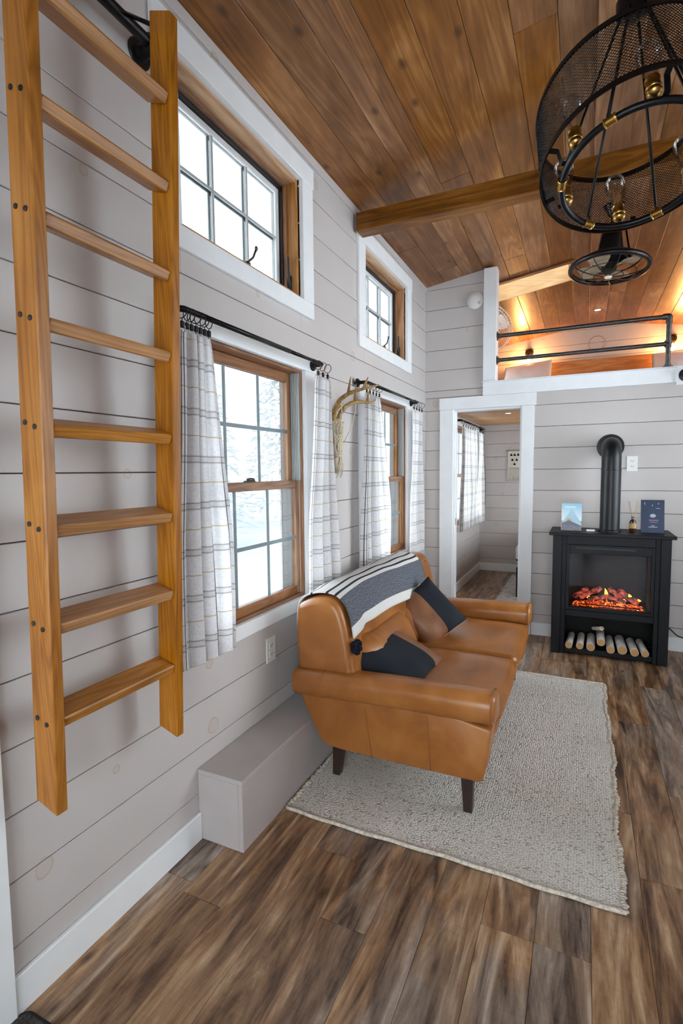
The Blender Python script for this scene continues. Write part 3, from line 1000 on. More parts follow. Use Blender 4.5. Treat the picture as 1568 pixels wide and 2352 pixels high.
def curtain(label, ya, yb, yc, yd, zt, zb, x0, folds, rings, cloth=None, seed=1, amp=0.022, group=None, flip=1):
    """hangs from ya..yb at the top and spreads to yc..yd at the hem"""
    r = random.Random(seed)
    cw = cloth or (yd - yc) * 1.9
    nu, nv = folds * 14, 26
    ph = [r.uniform(-0.5, 0.5) for _ in range(folds + 2)]
    V, UV, F = [], [], []
    for j in range(nv + 1):
        t = j / nv
        z = zt + (zb - zt) * t
        sp = min(1.0, t * 1.6) ** 0.8
        a = ya + (yc - ya) * sp; b = yb + (yd - yb) * sp
        for i in range(nu + 1):
            s = i / nu
            k = s * folds
            p = ph[int(k)] * (1 - (k % 1)) + ph[int(k) + 1] * (k % 1)
            w = math.sin(2 * math.pi * k + p * 1.6 * (0.4 + t)) 
            w = math.copysign(abs(w) ** 0.75, w)
            am = amp * (0.55 + 0.45 * sp) * (0.8 + 0.4 * math.sin(3.1 * k + seed))
            y = a + (b - a) * s + 0.006 * math.sin(2 * math.pi * k * 2 + seed + 2 * t)
            V.append(Vector((x0 + am * w * flip + 0.008 * math.sin(5 * t + k), y, z - (0.012 * (w + 1) if j == 0 else 0) + (0.006 * w if j == nv else 0))))
            UV.append((s * cw, (1 - t) * (zt - zb)))
    W = nu + 1
    for j in range(nv):
        for i in range(nu):
            F.append([j * W + i, j * W + i + 1, (j + 1) * W + i + 1, (j + 1) * W + i])
    c = empty('curtain', (x0, (yc + yd) / 2, zb))
    tag(c, label, 'curtain', group)
    mk('fabric', V, F, M['plaid'], c, smooth=True, uv=UV)
    for q in range(rings):
        yy = ya + (yb - ya) * (q + 0.5) / rings
        rc = Vector((x0, yy, zt + 0.040))
        tilt = r.uniform(-0.25, 0.25)
        nrm = Vector((0.35 * math.sin(q * 1.3), 1, tilt))
        rg = mk('curtain_ring', *tube(ring(rc, nrm, 0.021, 20), 0.0017, 6, closed=True), M['blackmetal'], c, smooth=True)
        V2, F2 = join(tube([rc - Vector((0, 0, 0.021)), rc - Vector((0, 0, 0.03))], 0.0015, 5),
                      cboxd(x0 - 0.004, x0 + 0.004, yy - 0.007, yy + 0.007, zt - 0.010, zt + 0.012, 0.001))
        mk('clip', V2, F2, M['blackmetal'], rg)
    return c


def rod(label, a, b, z, x=0.082, group=None):
    o = empty('curtain_rod', (x, (a + b) / 2, z))
    tag(o, label, 'curtain rod', group)
    mid = a + (b - a) * 0.68
    V, F = tube(chaikin([(0.006, a, z), (x * 0.55, a, z), (x, a, z), (x, a + 0.05, z), (x, a + 0.11, z)], 3, False), 0.0108, 12)
    mk('bend', V, F, M['blackmetal'], o, smooth=True)
    V, F = tube(chaikin([(0.006, b, z), (x * 0.55, b, z), (x, b, z), (x, b - 0.05, z), (x, b - 0.11, z)], 3, False), 0.0092, 12)
    mk('bend', V, F, M['blackmetal'], o, smooth=True)
    V, F = tube([(x, a + 0.1, z), (x, mid, z)], 0.0098, 12)
    mk('tube', V, F, M['blackmetal'], o, smooth=True)
    V, F = tube([(x, mid - 0.02, z), (x, b - 0.1, z)], 0.0082, 12)
    mk('tube', V, F, M['blackmetal'], o, smooth=True)
    for y in (a, b):
        V, F = lathe([(0, 0), (0.026, 0), (0.027, 0.004), (0.024, 0.008), (0.013, 0.010), (0.012, 0.02), (0, 0.02)], (0.0215, y, z), (1, 0, 0), 22)
        mk('flange', V, F, M['blackmetal'], o, smooth=True, auto=40)


rod('black curtain rod over the window beside the ladder', 1.345, 2.355, 1.905)
rod('black curtain rod over the window next to the corner', 2.925, 3.995, 1.905)
rod('black curtain rod over the bedroom window', 5.60, 7.02, 1.905)
curtain('plaid curtain gathered beside the ladder, longest in view', 1.335, 1.49, 1.285, 1.575, 1.852, 0.705, 0.082, 4, 7, seed=3, cloth=0.62, amp=0.024)
curtain('plaid curtain right of the near window, beside the antlers', 2.27, 2.425, 2.175, 2.47, 1.852, 0.735, 0.085, 3, 3, seed=5, cloth=0.50, amp=0.02)
curtain('plaid curtain right of the antlers, hanging behind the sofa', 2.905, 3.17, 2.86, 3.33, 1.852, 0.735, 0.082, 5, 5, seed=8, cloth=0.8, amp=0.022)
curtain('plaid curtain hanging closest to the corner of the wall', 3.85, 4.13, 3.80, 4.15, 1.852, 0.72, 0.085, 4, 4, seed=11, cloth=0.62, amp=0.018)
curtain('wider plaid curtain drawn across the bedroom window', 5.62, 6.42, 5.60, 6.55, 1.852, 0.70, 0.085, 8, 6, seed=13, cloth=1.5, amp=0.024)
curtain('narrow plaid curtain at the far side of the bedroom window', 6.62, 7.0, 6.62, 7.06, 1.852, 0.70, 0.085, 5, 4, seed=17, cloth=0.8, amp=0.02)

# ------------------------------------------------------------------ wall outlets
def outlet(label, c, axis, h=0.114, w=0.072):
    o = empty('wall_outlet', c)
    tag(o, label, 'outlet')
    ax = Vector(axis); up = Vector((0, 0, 1)); sd = up.cross(ax)
    def bx(nm, u0, u1, v0, v1, d0, d1, m, ch):
        P = cboxd(u0, u1, v0, v1, d0, d1, ch)
        V = [Vector(c) + sd * v.x + up * v.y + ax * v.z for v in P[0]]
        return mk(nm, V, P[1] if sd.cross(up).dot(ax) > 0 else [f[::-1] for f in P[1]], m, o)
    bx('plate', -w / 2, w / 2, -h / 2, h / 2, 0.0003, 0.006, M['white_plastic'], 0.002)
    for s in (-1, 1):
        f = bx('socket', -0.017, 0.017, s * 0.02 - 0.014, s * 0.02 + 0.014, 0.006, 0.0085, M['white_plastic'], 0.003)
        for q in ((-0.009, -0.006, s * 0.02 - 0.004, s * 0.02 + 0.006), (0.006, 0.009, s * 0.02 - 0.004, s * 0.02 + 0.006), (-0.002, 0.002, s * 0.02 - 0.011, s * 0.02 - 0.007)):
            P = cboxd(q[0], q[1], q[2], q[3], 0.0084, 0.0088, 0)
            V = [Vector(c) + sd * v.x + up * v.y + ax * v.z for v in P[0]]
            mk('slot', V, P[1], M['slot'], f)
    return o


outlet('white duplex outlet low on the wall beside the sofa', (0.0, 1.947, 0.565), (1, 0, 0))
outlet('white duplex outlet on the wall right of the stove pipe', (1.609, Y1, 1.408), (0, -1, 0))
outlet('white outlet low on the bedroom wall under the curtain', (0.0, 5.35, 0.42), (1, 0, 0))

# ------------------------------------------------------------------ rug
def rug_mat():
    t = NT('woven_wool')
    geo = t.n('ShaderNodeNewGeometry')
    mp = t.n('ShaderNodeMapping'); mp.inputs['Scale'].default_value = (1, 1, 0)
    t.l(geo.outputs['Position'], mp.inputs[0])
    v = mp.outputs[0]
    # staggered nubs of yarn
    br = t.n('ShaderNodeTexVoronoi', feature='F1', voronoi_dimensions='2D'); br.inputs['Scale'].default_value = 150
    br.inputs['Randomness'].default_value = 0.6
    sv = t.n('ShaderNodeMapping'); sv.inputs['Scale'].default_value = (0.75, 1.0, 1)
    t.l(v, sv.inputs[0]); t.l(sv.outputs[0], br.inputs['Vector'])
    nub = t.math('SUBTRACT', 1.0, t.math('MULTIPLY', br.outputs['Distance'], 1.5), clamp=True)
    sp = t.n('ShaderNodeSeparateColor'); t.l(br.outputs['Color'], sp.inputs[0])
    rowm = t.n('ShaderNodeMapping'); rowm.inputs['Scale'].default_value = (1.2, 16, 1)
    t.l(v, rowm.inputs[0])
    rown = t.noise(rowm.outputs[0], 2.0, 3, 0.6)
    speck = t.math('GREATER_THAN', t.math('ADD', sp.outputs[0], t.math('MULTIPLY', rown, 0.55)), 1.2)
    col = t.ramp(t.noise(v, 3, 3), [(0.3, srgb(240, 234, 225)), (0.7, srgb(250, 246, 240))])
    dk = t.mix(sp.outputs[1], srgb(112, 98, 86), srgb(176, 142, 110))
    col = t.mix(t.math('MULTIPLY', speck, 0.5), col, dk)
    col = t.mix(t.math('MULTIPLY_ADD', nub, -1.1, 0.55, clamp=True), col, srgb(168, 154, 140))  # shade between the nubs painted into the colour for relief
    t.set(col, 0.95, 0, 0.1)
    t.bump(nub, 0.9, 0.006)
    return t.m


M['rug'] = rug_mat()
M['rugcord'] = plain('rug_selvedge', srgb(206, 196, 182), 0.95, spec=0.1, var=0.25, nscale=90, bump=0.5)
RG = (0.216, 1.427, 1.712, 3.585)
rug = empty('area_rug', ((RG[0] + RG[1]) / 2, (RG[2] + RG[3]) / 2, 0))
tag(rug, 'cream flat-woven wool rug under the leather sofa', 'rug')
nx, ny = 40, 64
V, F = [], []


def rug_edge(x, y):
    s = (x - RG[0]) / (RG[1] - RG[0])
    w = 0.004 * math.sin(y * 17) + 0.003 * math.sin(y * 41 + 1) + 0.006 * math.sin(y * 5.3)
    q = 0.003 * math.sin(x * 9) + 0.002 * math.sin(x * 31)
    return x + w * (s ** 6), y + q


for lay in (0.0012, 0.010):
    for j in range(ny + 1):
        for i in range(nx + 1):
            x = RG[0] + (RG[1] - RG[0]) * i / nx
            y = RG[2] + (RG[3] - RG[2]) * j / ny
            x, y = rug_edge(x, y)
            rim = min(i, nx - i, j, ny - j)
            h = lay if lay < 0.005 else (0.010 + 0.0008 * math.sin(x * 8) * math.sin(y * 7) if rim else 0.006)
            V.append(Vector((x, y, h)))
N1 = (nx + 1) * (ny + 1); Wd = nx + 1
for j in range(ny):
    for i in range(nx):
        a = j * Wd + i
        F.append([a, a + Wd, a + Wd + 1, a + 1])
        a += N1
        F.append([a, a + 1, a + Wd + 1, a + Wd])
for i in range(nx):
    F.append([i, i + 1, N1 + i + 1, N1 + i]); a = ny * Wd + i; F.append([a + 1, a, N1 + a, N1 + a + 1])
for j in range(ny):
    a = j * Wd; F.append([a + Wd, a, N1 + a, N1 + a + Wd]); a += nx; F.append([a, a + Wd, N1 + a + Wd, N1 + a])
mk('field', V, F, M['rug'], rug, smooth=True, auto=50)
for yy in (RG[2], RG[3]):
    pts = []
    for k in range(60):
        x, y = rug_edge(RG[0] + (RG[1] - RG[0]) * k / 59, yy)
        pts.append((x, y, 0.0085))
    T2 = tube(pts, 0.0075, 8)
    mk('hem', *T2, M['rugcord'], rug, smooth=True)
rr = random.Random(4)
for xx, sg in ((RG[1], 1), (RG[0], -1)):
    P = []
    y = RG[2] + 0.006
    while y < RG[3]:
        x, yy = rug_edge(xx, y)
        P.append(ell((x + sg * rr.uniform(0.0, 0.005), yy, 0.0075), rr.uniform(0.008, 0.012), 0.0062, rr.uniform(0.005, 0.0068), 8, 5))
        y += 0.0115
    e = mk('edge_loops', *join(*P), M['rugcord'], rug, smooth=True)
    e['kind'] = 'stuff'

M['matfibre'] = plain('charcoal_mat_pile', srgb(74, 70, 68), 0.95, spec=0.1, var=0.35, nscale=160, bump=0.5)
M['rubber'] = plain('black_rubber', srgb(24, 24, 26), 0.6)
dm = empty('door_mat', (0.34, 0.46, 0))
tag(dm, 'dark grey doormat with a black rubber rim by the side door', 'doormat')


def rrect(x0, x1, y0, y1, r, n=6):
    out = []
    for cx, cy, a0 in ((x1 - r, y0 + r, -90), (x1 - r, y1 - r, 0), (x0 + r, y1 - r, 90), (x0 + r, y0 + r, 180)):
        for k in range(n + 1):
            a = R(a0 + 90 * k / n)
            out.append((cx + r * math.cos(a), cy + r * math.sin(a)))
    return out


def flat(poly, z0, z1):
    n = len(poly)
    V = [Vector((p[0], p[1], z0)) for p in poly] + [Vector((p[0], p[1], z1)) for p in poly]
    F = [list(range(n))[::-1], list(range(n, 2 * n))]
    F += [[k, (k + 1) % n, n + (k + 1) % n, n + k] for k in range(n)]
    return V, F


mk('rim', *flat(rrect(0.012, 0.66, 0.10, 0.762, 0.03), 0.0008, 0.006), M['rubber'], dm)
mk('pile', *flat(rrect(0.022, 0.65, 0.11, 0.752, 0.024), 0.006, 0.011), M['matfibre'], dm)

# ------------------------------------------------------------------ sofa
def leather(name, a, b, c, rough=0.36):
    t = NT(name)
    v = t.coords((1, 1, 1), rand=False)
    n = t.noise(v, 4, 4, 0.55, 0.5)
    col = t.ramp(n, [(0.28, a), (0.52, b), (0.78, c)])
    fine = t.noise(v, 260, 3, 0.6)
    wr = t.noise(t.coords((1, 1, 1), rand=False), 22, 4, 0.6, 1.0)
    t.set(col, t.math('MULTIPLY_ADD', n, 0.16, rough - 0.08), 0, 0.5)
    h = t.math('ADD', t.math('MULTIPLY', fine, 0.25), t.math('MULTIPLY', wr, 0.75))
    t.bump(h, 0.16, 0.006)
    return t.m


M['leather'] = leather('cognac_leather', srgb(126, 74, 28), srgb(154, 95, 42), srgb(178, 117, 60), 0.30)
M['stitch'] = plain('seam_welt', srgb(142, 86, 38), 0.45)
M['legwood'] = plain('dark_walnut_leg', srgb(46, 30, 24), 0.35, var=0.2)
SY0, SY1 = 1.93, 3.47
sofa = empty('leather_sofa', (0.6, (SY0 + SY1) / 2, 0.01))
tag(sofa, 'cognac leather loveseat with tapered dark legs standing on the cream rug', 'sofa')

# arms: flared side panel plus padded roll
panel = [(0.315, 0.174), (0.36, 0.170), (0.925, 0.170), (0.950, 0.174), (0.958, 0.19), (0.972, 0.26), (0.988, 0.43), (0.150, 0.42), (0.172, 0.355), (0.215, 0.275), (0.248, 0.212), (0.262, 0.190), (0.285, 0.178)]
for (a, b) in ((SY0 + 0.008, SY0 + 0.125), (SY1 - 0.125, SY1 - 0.008)):
    pl = resample(chaikin(panel, 1), 0.03)
    V, F = prism(pl, a, b, 0.010, 3, 2)
    ar = mk('arm_panel', V, F, M['leather'], sofa, smooth=True, auto=55)
    ys = a - 0.0005 if a < 2.5 else b + 0.0005
    for (p0, p1) in (((0.468, 0.385), (0.500, 0.176)), ((0.735, 0.395), (0.752, 0.176))):
        mk('seam', *tube([(p0[0], ys, p0[1]), ((p0[0] + p1[0]) / 2, ys, (p0[1] + p1[1]) / 2), (p1[0], ys, p1[1])], 0.0022, 6), M['stitch'], ar, smooth=True)
for (a, b, sg) in ((SY0 - 0.014, SY0 + 0.135, -1), (SY1 - 0.135, SY1 + 0.014, 1)):
    cy = (a + b) / 2
    hw, hh, rr_ = (b - a) / 2, 0.060, 0.046
    V2, F = [], []
    st = [(0.122, 0.016), (0.126, 0.006), (0.134, 0.0)] + [(0.134 + (0.982 - 0.134) * k / 16, 0.0) for k in range(1, 17)] + [(0.990, 0.004), (0.996, 0.010), (0.998, 0.018)]
    nq = 28
    for (x, d) in st:
        s = (x - 0.122) / 0.876
        for (qy, qz, a0) in ((1, 1, 0), (-1, 1, 90), (-1, -1, 180), (1, -1, 270)):
            for k in range(nq // 4):
                an = R(a0 + 90 * k / (nq // 4 - 1))
                yy = qy * (hw - rr_) + (rr_ - d) * math.cos(an)
                zz = qz * (hh - rr_) + (rr_ - d) * math.sin(an)
                if yy * sg < 0: zz -= 0.014 * min(1, abs(yy) / 0.08)
                V2.append(Vector((x, cy + yy + 0.002 * sg * math.sin(s * 9), 0.44 + zz + 0.026 * s - 0.002 + 0.003 * math.sin(s * math.pi))))
    for i in range(len(st) - 1):
        for k in range(nq):
            l = (k + 1) % nq
            F.append([i * nq + k, i * nq + l, (i + 1) * nq + l, (i + 1) * nq + k])
    F.append(list(range(nq))[::-1]); F.append([(len(st) - 1) * nq + k for k in range(nq)])
    ar = mk('arm_roll', V2, F, M['leather'], sofa, smooth=True)
    # front welt and rear seam on the roll
    for xx in (0.272, 0.984):
        cy, czz = (a + b) / 2, 0.4400 + 0.026 * (xx - 0.122) / 0.876
        hw, hh, rr_ = (b - a) / 2 + 0.0005, 0.0605, 0.046
        loop = []
        for (qy, qz, a0) in ((hw - rr_, hh - rr_, 0), (-(hw - rr_), hh - rr_, 90), (-(hw - rr_), -(hh - rr_), 180), (hw - rr_, -(hh - rr_), 270)):
            for k in range(6):
                an = R(a0 + 90 * k / 5)
                yy = qy + rr_ * math.cos(an); zz = qz + rr_ * math.sin(an)
                if yy * sg < 0: zz -= 0.014 * min(1, abs(yy) / 0.08)
                loop.append((xx, cy + yy, czz + zz))
        mk('welt', *tube(loop, 0.0026, 6, closed=True), M['stitch'], ar, smooth=True)
# base
bp = [(0.30, 0.175), (0.945, 0.175), (0.962, 0.25), (0.985, 0.355), (0.28, 0.355), (0.26, 0.26)]
V, F = prism(resample(chaikin(bp, 2), 0.04), SY0 + 0.12, SY1 - 0.12, 0.01, 3, 6)
mk('base', V, F, M['leather'], sofa, smooth=True, auto=55)
# seat cushions
ym = (SY0 + SY1) / 2
for q, (a, b) in enumerate(((SY0 + 0.128, ym - 0.003), (ym + 0.003, SY1 - 0.128))):
    V, F = rboxd(0.36, 0.988, a, b, 0.31, 0.412, 0.034, 5, (12, 12, 2))
    V2 = []
    for v in V:
        sx = (v.x - 0.36) / 0.628; sy = (v.y - a) / (b - a)
        z = v.z
        dome = (1 - (2 * sx - 1) ** 4) * (1 - (2 * sy - 1) ** 4)
        if z > 0.36: z += 0.026 * dome + 0.003 * math.sin(14 * sx + 3 * sy) * dome
        x = v.x
        if x > 0.9 and z < 0.37: x -= (0.37 - z) * 0.45
        V2.append(Vector((x + 0.012 * (1 - (2 * sy - 1) ** 4) * sx, v.y, z)))
    sc_ = mk('seat_cushion', V2, F, M['leather'], sofa, smooth=True)
    pts = []
    for k in range(25):
        s = k / 24
        pts.append((0.987 + 0.011 * (1 - (2 * s - 1) ** 4) - (0.03 if k in (0, 24) else 0.0), a + 0.012 + (b - a - 0.024) * s, 0.372 - 0.022 * (abs(2 * s - 1) ** 6)))
    mk('welt', *tube(chaikin(pts, 1, False), 0.0042, 8), M['leather'], sc_, smooth=True)
# back
BP = [(0.17, 0.38), (0.43, 0.38), (0.405, 0.50), (0.380, 0.62), (0.357, 0.72), (0.332, 0.785), (0.300, 0.822), (0.26, 0.832), (0.20, 0.826), (0.150, 0.806), (0.122, 0.785), (0.114, 0.75), (0.116, 0.62), (0.135, 0.48)]
bpl = resample(chaikin(BP, 1), 0.02)
V, F = prism(bpl, SY0 + 0.03, SY1 - 0.09, 0.03, 5, 30)


def backshape(v):
    s = (v.y - SY0) / (SY1 - SY0)
    k = max(0.0, (v.z - 0.5) / 0.33)
    v = Vector(v)
    e = abs(2 * s - 1)
    v.z -= 0.012 * k * (e ** 4)
    v.x += 0.02 * k * (e ** 4)
    # shallow pull at the near and far wings
    f = math.exp(-((s - 0.16) / 0.035) ** 2) + math.exp(-((s - 0.84) / 0.035) ** 2)
    if v.x > 0.3: v.x -= 0.022 * f * max(0, min(1, (0.80 - v.z) / 0.2))
    return v


V = [backshape(v) for v in V]
bk = mk('backrest', V, F, M['leather'], sofa, smooth=True, auto=70)
for q, (a, b) in enumerate(((SY0 + 0.14, ym - 0.004), (ym + 0.004, SY1 - 0.14))):
    V, F = rboxd(0.27, 0.505, a, b, 0.405, 0.615, 0.07, 5, (3, 26, 3))
    V2 = []
    for v in V:
        sy = (v.y - a) / (b - a)
        d = (1 - (2 * sy - 1) ** 6)
        zz = (v.z - 0.405) / 0.21
        x = v.x - 0.085 * max(0, zz) ** 1.2
        x -= 0.07 * (abs(2 * sy - 1) ** 5) * (1 if (sy < 0.5) == (q == 0) else 0.3)
        if v.x > 0.39:
            x += 0.012 * d + 0.0035 * math.sin(sy * 95 + 2 * math.sin(sy * 13)) * max(0, zz - 0.45) * 1.8
        V2.append(Vector((x, v.y, v.z - 0.012 * (1 - d))))
    mk('lumbar_cushion', V2, F, M['leather'], sofa, smooth=True)
# legs
for (x, y, dx, dy) in ((0.885, 2.01, 0.02, -0.012), (0.31, 2.03, -0.03, -0.012), (0.885, 3.42, 0.02, 0.012), (0.31, 3.40, -0.03, 0.012)):
    V, F = cboxd(-1, 1, -1, 1, 0, 1, 0.0)
    V2 = []
    for v in V:
        t_ = v.z
        r_ = 0.0165 + 0.0085 * t_
        V2.append(Vector((x + dx * (1 - t_) * 0.3 + v.x * r_, y + dy * (1 - t_) + v.y * r_, 0.0105 + t_ * 0.166)))
    mk('leg', V2, F, M['legwood'], sofa)

# ------------------------------------------------------------------ throw blanket over the back
def throw_mat():
    t = NT('striped_throw')
    tc = t.n('ShaderNodeTexCoord')
    sp = t.n('ShaderNodeSeparateXYZ'); t.l(tc.outputs['UV'], sp.inputs[0])
    v = sp.outputs[1]
    vm = t.n('ShaderNodeMapping'); vm.inputs['Scale'].default_value = (170, 170, 1)
    t.l(tc.outputs['UV'], vm.inputs[0])
    n = t.noise(vm.outputs[0], 1.0, 3, 0.8)
    heather = t.ramp(n, [(0.36, srgb(40, 44, 54)), (0.5, srgb(92, 96, 106)), (0.64, srgb(150, 152, 158))])
    cream = t.ramp(n, [(0.3, srgb(206, 203, 200)), (0.7, srgb(228, 226, 222))])
    black = t.ramp(n, [(0.3, srgb(34, 36, 44)), (0.7, srgb(60, 62, 70))])
    col = cream
    def band(lo, hi):
        return t.math('MULTIPLY', t.math('GREATER_THAN', v, lo), t.math('LESS_THAN', v, hi))
    col = t.mix(band(0.05, 0.185), col, heather)
    for lo, hi in ((0.205, 0.217), (0.245, 0.258), (0.32, 0.33)):
        col = t.mix(band(lo, hi), col, black)
    t.set(col, 0.95, 0, 0.1)
    t.bump(n, 0.5, 0.004)
    return t.m


M['throw'] = throw_mat()
prof = [(0.386, 0.640), (0.379, 0.67), (0.372, 0.70), (0.362, 0.735), (0.342, 0.785), (0.305, 0.826), (0.255, 0.838), (0.195, 0.832), (0.145, 0.815), (0.112, 0.785), (0.104, 0.73), (0.104, 0.66), (0.108, 0.60)]
prof = chaikin(prof, 2, False)
ln = [0.0]
for p, q in zip(prof[:-1], prof[1:]): ln.append(ln[-1] + math.dist(p, q))


def at_len(s):
    s = max(0, min(ln[-1] - 1e-6, s))
    for i in range(len(ln) - 1):
        if ln[i + 1] >= s:
            f = (s - ln[i]) / (ln[i + 1] - ln[i])
            return (prof[i][0] + (prof[i + 1][0] - prof[i][0]) * f, prof[i][1] + (prof[i + 1][1] - prof[i][1]) * f)


TY0, TY1 = 2.02, 3.17
nu, nv = 44, 40
V, UV, F = [], [], []
for lay in (0, 1):
    for j in range(nv + 1):
        s = ln[-1] * j / nv
        for i in range(nu + 1):
            u = i / nu
            y = TY0 + (TY1 - TY0) * u - 0.03 * (1 - s / ln[-1]) * (1 - u)
            drop = 0.02 * math.sin(u * 5.0) - 0.015 * u
            x, z = at_len(s + drop * (1 - j / nv) + 0.012)
            off = 0.001 + 0.007 * lay + 0.003 * math.sin(u * 23 + s * 9)
            nx_ = 1.0 if j < nv * 0.5 else -1.0
            k = j / nv
            nrm = Vector((math.cos(math.pi * min(1, max(0, (k - 0.25) / 0.5))), 0, 0.55 + 0.6 * math.sin(math.pi * k))).normalized()
            V.append(backshape(Vector((x, y, z))) + nrm * (off + 0.005))
            UV.append((u * 1.12, s))
Wd = nu + 1; N1 = (nu + 1) * (nv + 1)
for j in range(nv):
    for i in range(nu):
        a = j * Wd + i
        F.append([a, a + 1, a + Wd + 1, a + Wd]); a += N1
        F.append([a, a + Wd, a + Wd + 1, a + 1])
for i in range(nu):
    F.append([i, N1 + i, N1 + i + 1, i + 1]); a = nv * Wd + i; F.append([a, a + 1, N1 + a + 1, N1 + a])
for j in range(nv):
    a = j * Wd; F.append([a, a + Wd, N1 + a + Wd, N1 + a]); a += nu; F.append([a, N1 + a, N1 + a + Wd, a + Wd])
th = empty('throw_blanket', (0.3, (TY0 + TY1) / 2, 0.6))
tag(th, 'heathered charcoal throw with cream and black stripes over the sofa back', 'throw')
mk('cloth', V, F, M['throw'], th, smooth=True, uv=UV)
M['tassel'] = plain('black_yarn', srgb(28, 30, 40), 0.95, spec=0.1, var=0.4, nscale=80, bump=0.6)


def tassel(c, r, parent):
    P = []
    q = random.Random(int(c.y * 1000))
    for _ in range(46):
        d = Vector((q.gauss(0, 1), q.gauss(0, 1), q.gauss(0, 1))).normalized()
        b = c + Vector((d.x * r * 0.75, d.y * r * 0.75, d.z * r * 1.05))
        P.append(ell(b, r * 0.34, r * 0.34, r * 0.34, 7, 5))
    P.append(ell(c, r * 0.8, r * 0.8, r * 1.1, 10, 7))
    V_, F_ = join(*P)
    return mk('pom_pom', V_, F_, M['tassel'], parent, smooth=True)


tc0 = V[N1] if False else V[0]
tassel(Vector(tc0) + Vector((0.016, 0.004, -0.035)), 0.026, th)
tassel(Vector(V[nu]) + Vector((0.016, 0.004, -0.03)), 0.024, th)

# ------------------------------------------------------------------ cushions
M['pillowleather'] = leather('brown_cushion_leather', srgb(104, 66, 44), srgb(132, 88, 60), srgb(156, 112, 84), 0.42)
M['pillowblack'] = plain('black_suede', srgb(36, 40, 47), 0.85, spec=0.2, var=0.15, nscale=6)
M['pillowedge'] = plain('pale_tan_backing', srgb(176, 140, 108), 0.6, var=0.1)


def cushion(label, c, ud, vd, w, h, th_, split, seed, flap=True):
    """ud: from the black end to the brown end; vd: across"""
    c = Vector(c); ud = Vector(ud).normalized(); vd = Vector(vd); vd = (vd - ud * vd.dot(ud)).normalized(); nd = ud.cross(vd)
    if nd.z < 0: nd = -nd
    n = 22
    root = empty('throw_pillow', c - Vector((0, 0, th_ / 2)))
    tag(root, label, 'pillow')
    def pt(a, b, s):
        # pinched corners
        e = 1 - 0.07 * (1 - abs(a) ** 2) * abs(b) ** 3 * 1.0
        f = 1 - 0.07 * (1 - abs(b) ** 2) * abs(a) ** 3 * 1.0
        t_ = (max(0, 1 - abs(a) ** 3.2) * max(0, 1 - abs(b) ** 3.2)) ** 0.5
        wr = 0.004 * math.sin(a * 9 + seed + 3 * b) * (1 - t_ * 0.6)
        return c + ud * (a * w / 2 * f) + vd * (b * h / 2 * e) + nd * (s * (t_ * th_ / 2 + 0.003) + wr)
    cuts = [-1 + 2 * i / n for i in range(n + 1)]
    k = min(range(n + 1), key=lambda i: abs(cuts[i] - split))
    for nm, i0, i1, mm in (('suede_panel', 0, k, 'pillowblack'), ('leather_panel', k, n, 'pillowleather')):
        V, F = [], []
        W_ = i1 - i0 + 1
        for s in (1, -1):
            for j in range(n + 1):
                for i in range(i0, i1 + 1):
                    V.append(pt(cuts[i], cuts[j], s))
        N_ = W_ * (n + 1)
        flipn = ud.cross(vd).dot(nd) < 0
        for j in range(n):
            for i in range(W_ - 1):
                a = j * W_ + i
                q = [a, a + 1, a + W_ + 1, a + W_]
                F.append(q[::-1] if flipn else q)
                q = [N_ + a, N_ + a + W_, N_ + a + W_ + 1, N_ + a + 1]
                F.append(q[::-1] if flipn else q)
        for i in range(W_ - 1):
            for j in (0, n):
                a = j * W_ + i
                F.append([a, a + 1, N_ + a + 1, N_ + a])
        e_i = 0 if i0 == 0 else W_ - 1
        for j in range(n):
            a = j * W_ + e_i
            F.append([a, a + W_, N_ + a + W_, N_ + a])
        mk(nm, V, F, M[mm], root, smooth=True)
    # the edge flange of the leather end
    pts = [pt(1.0, -1 + 2 * i / 16, 0) + ud * 0.004 for i in range(17)]
    mk('edge_welt', *tube(pts, 0.011 if flap else 0.003, 8), M['pillowedge'], root, smooth=True)
    pts = [pt(-1 + 2 * i / 16, 1.0, 0) for i in range(17)]
    mk('edge_welt', *tube(pts, 0.0028, 6), M['pillowedge'], root, smooth=True)
    return root


cushion('black suede and brown leather pillow lying by the near sofa arm', (0.452, 2.262, 0.492), (0.05, 0.97, 0.09), (0.90, -0.08, -0.36), 0.45, 0.46, 0.13, 0.45, 1, flap=False)
cushion('black and brown leather pillow propped against the far sofa arm', (0.480, 2.86, 0.545), (-0.56, -0.645, -0.51), (0.72, -0.08, -0.69), 0.32, 0.33, 0.17, -0.1, 2)
# ------------------------------------------------------------------ electric stove
M['stove'] = plain('satin_black_paint', srgb(17, 18, 23), 0.45, 0.0, 0.22, var=0.08)
M['stovepipe'] = plain('black_stove_pipe', srgb(18, 19, 23), 0.36, 0.0, 0.35, var=0.1)
M['firebox'] = plain('firebox_dark', srgb(24, 23, 23), 0.85)
SF, SB = 4.10, Y1 - 0.017
stove = empty('electric_stove', (1.458, 4.3, 0))
tag(stove, 'black mantel fireplace stove with a round flue pipe against the end wall', 'stove')
box('mantel_top', 1.058, 1.858, 4.072, SB - 0.001, 0.888, 0.911, M['stove'], stove, c=0.003)
for (a, b, s) in ((1.084, 1.146, 1), (1.771, 1.833, -1)):
    box('pilaster', a, b, SF, SF + 0.085, 0.0, 0.8875, M['stove'], stove, c=0.003)
    a2, b2 = (b + 0.0005, b + 0.029) if s > 0 else (a - 0.029, a - 0.0005)
    box('inner_stile', a2, b2, SF + 0.014, SF + 0.085, 0.0, 0.8875, M['stove'], stove, c=0.002)
    a3, b3 = (a, a + 0.02) if s > 0 else (b - 0.02, b)
    box('side_panel', a3, b3, SF + 0.0855, SB, 0.0, 0.8875, M['stove'], stove, c=0.002)
XA, XB = 1.176, 1.7415
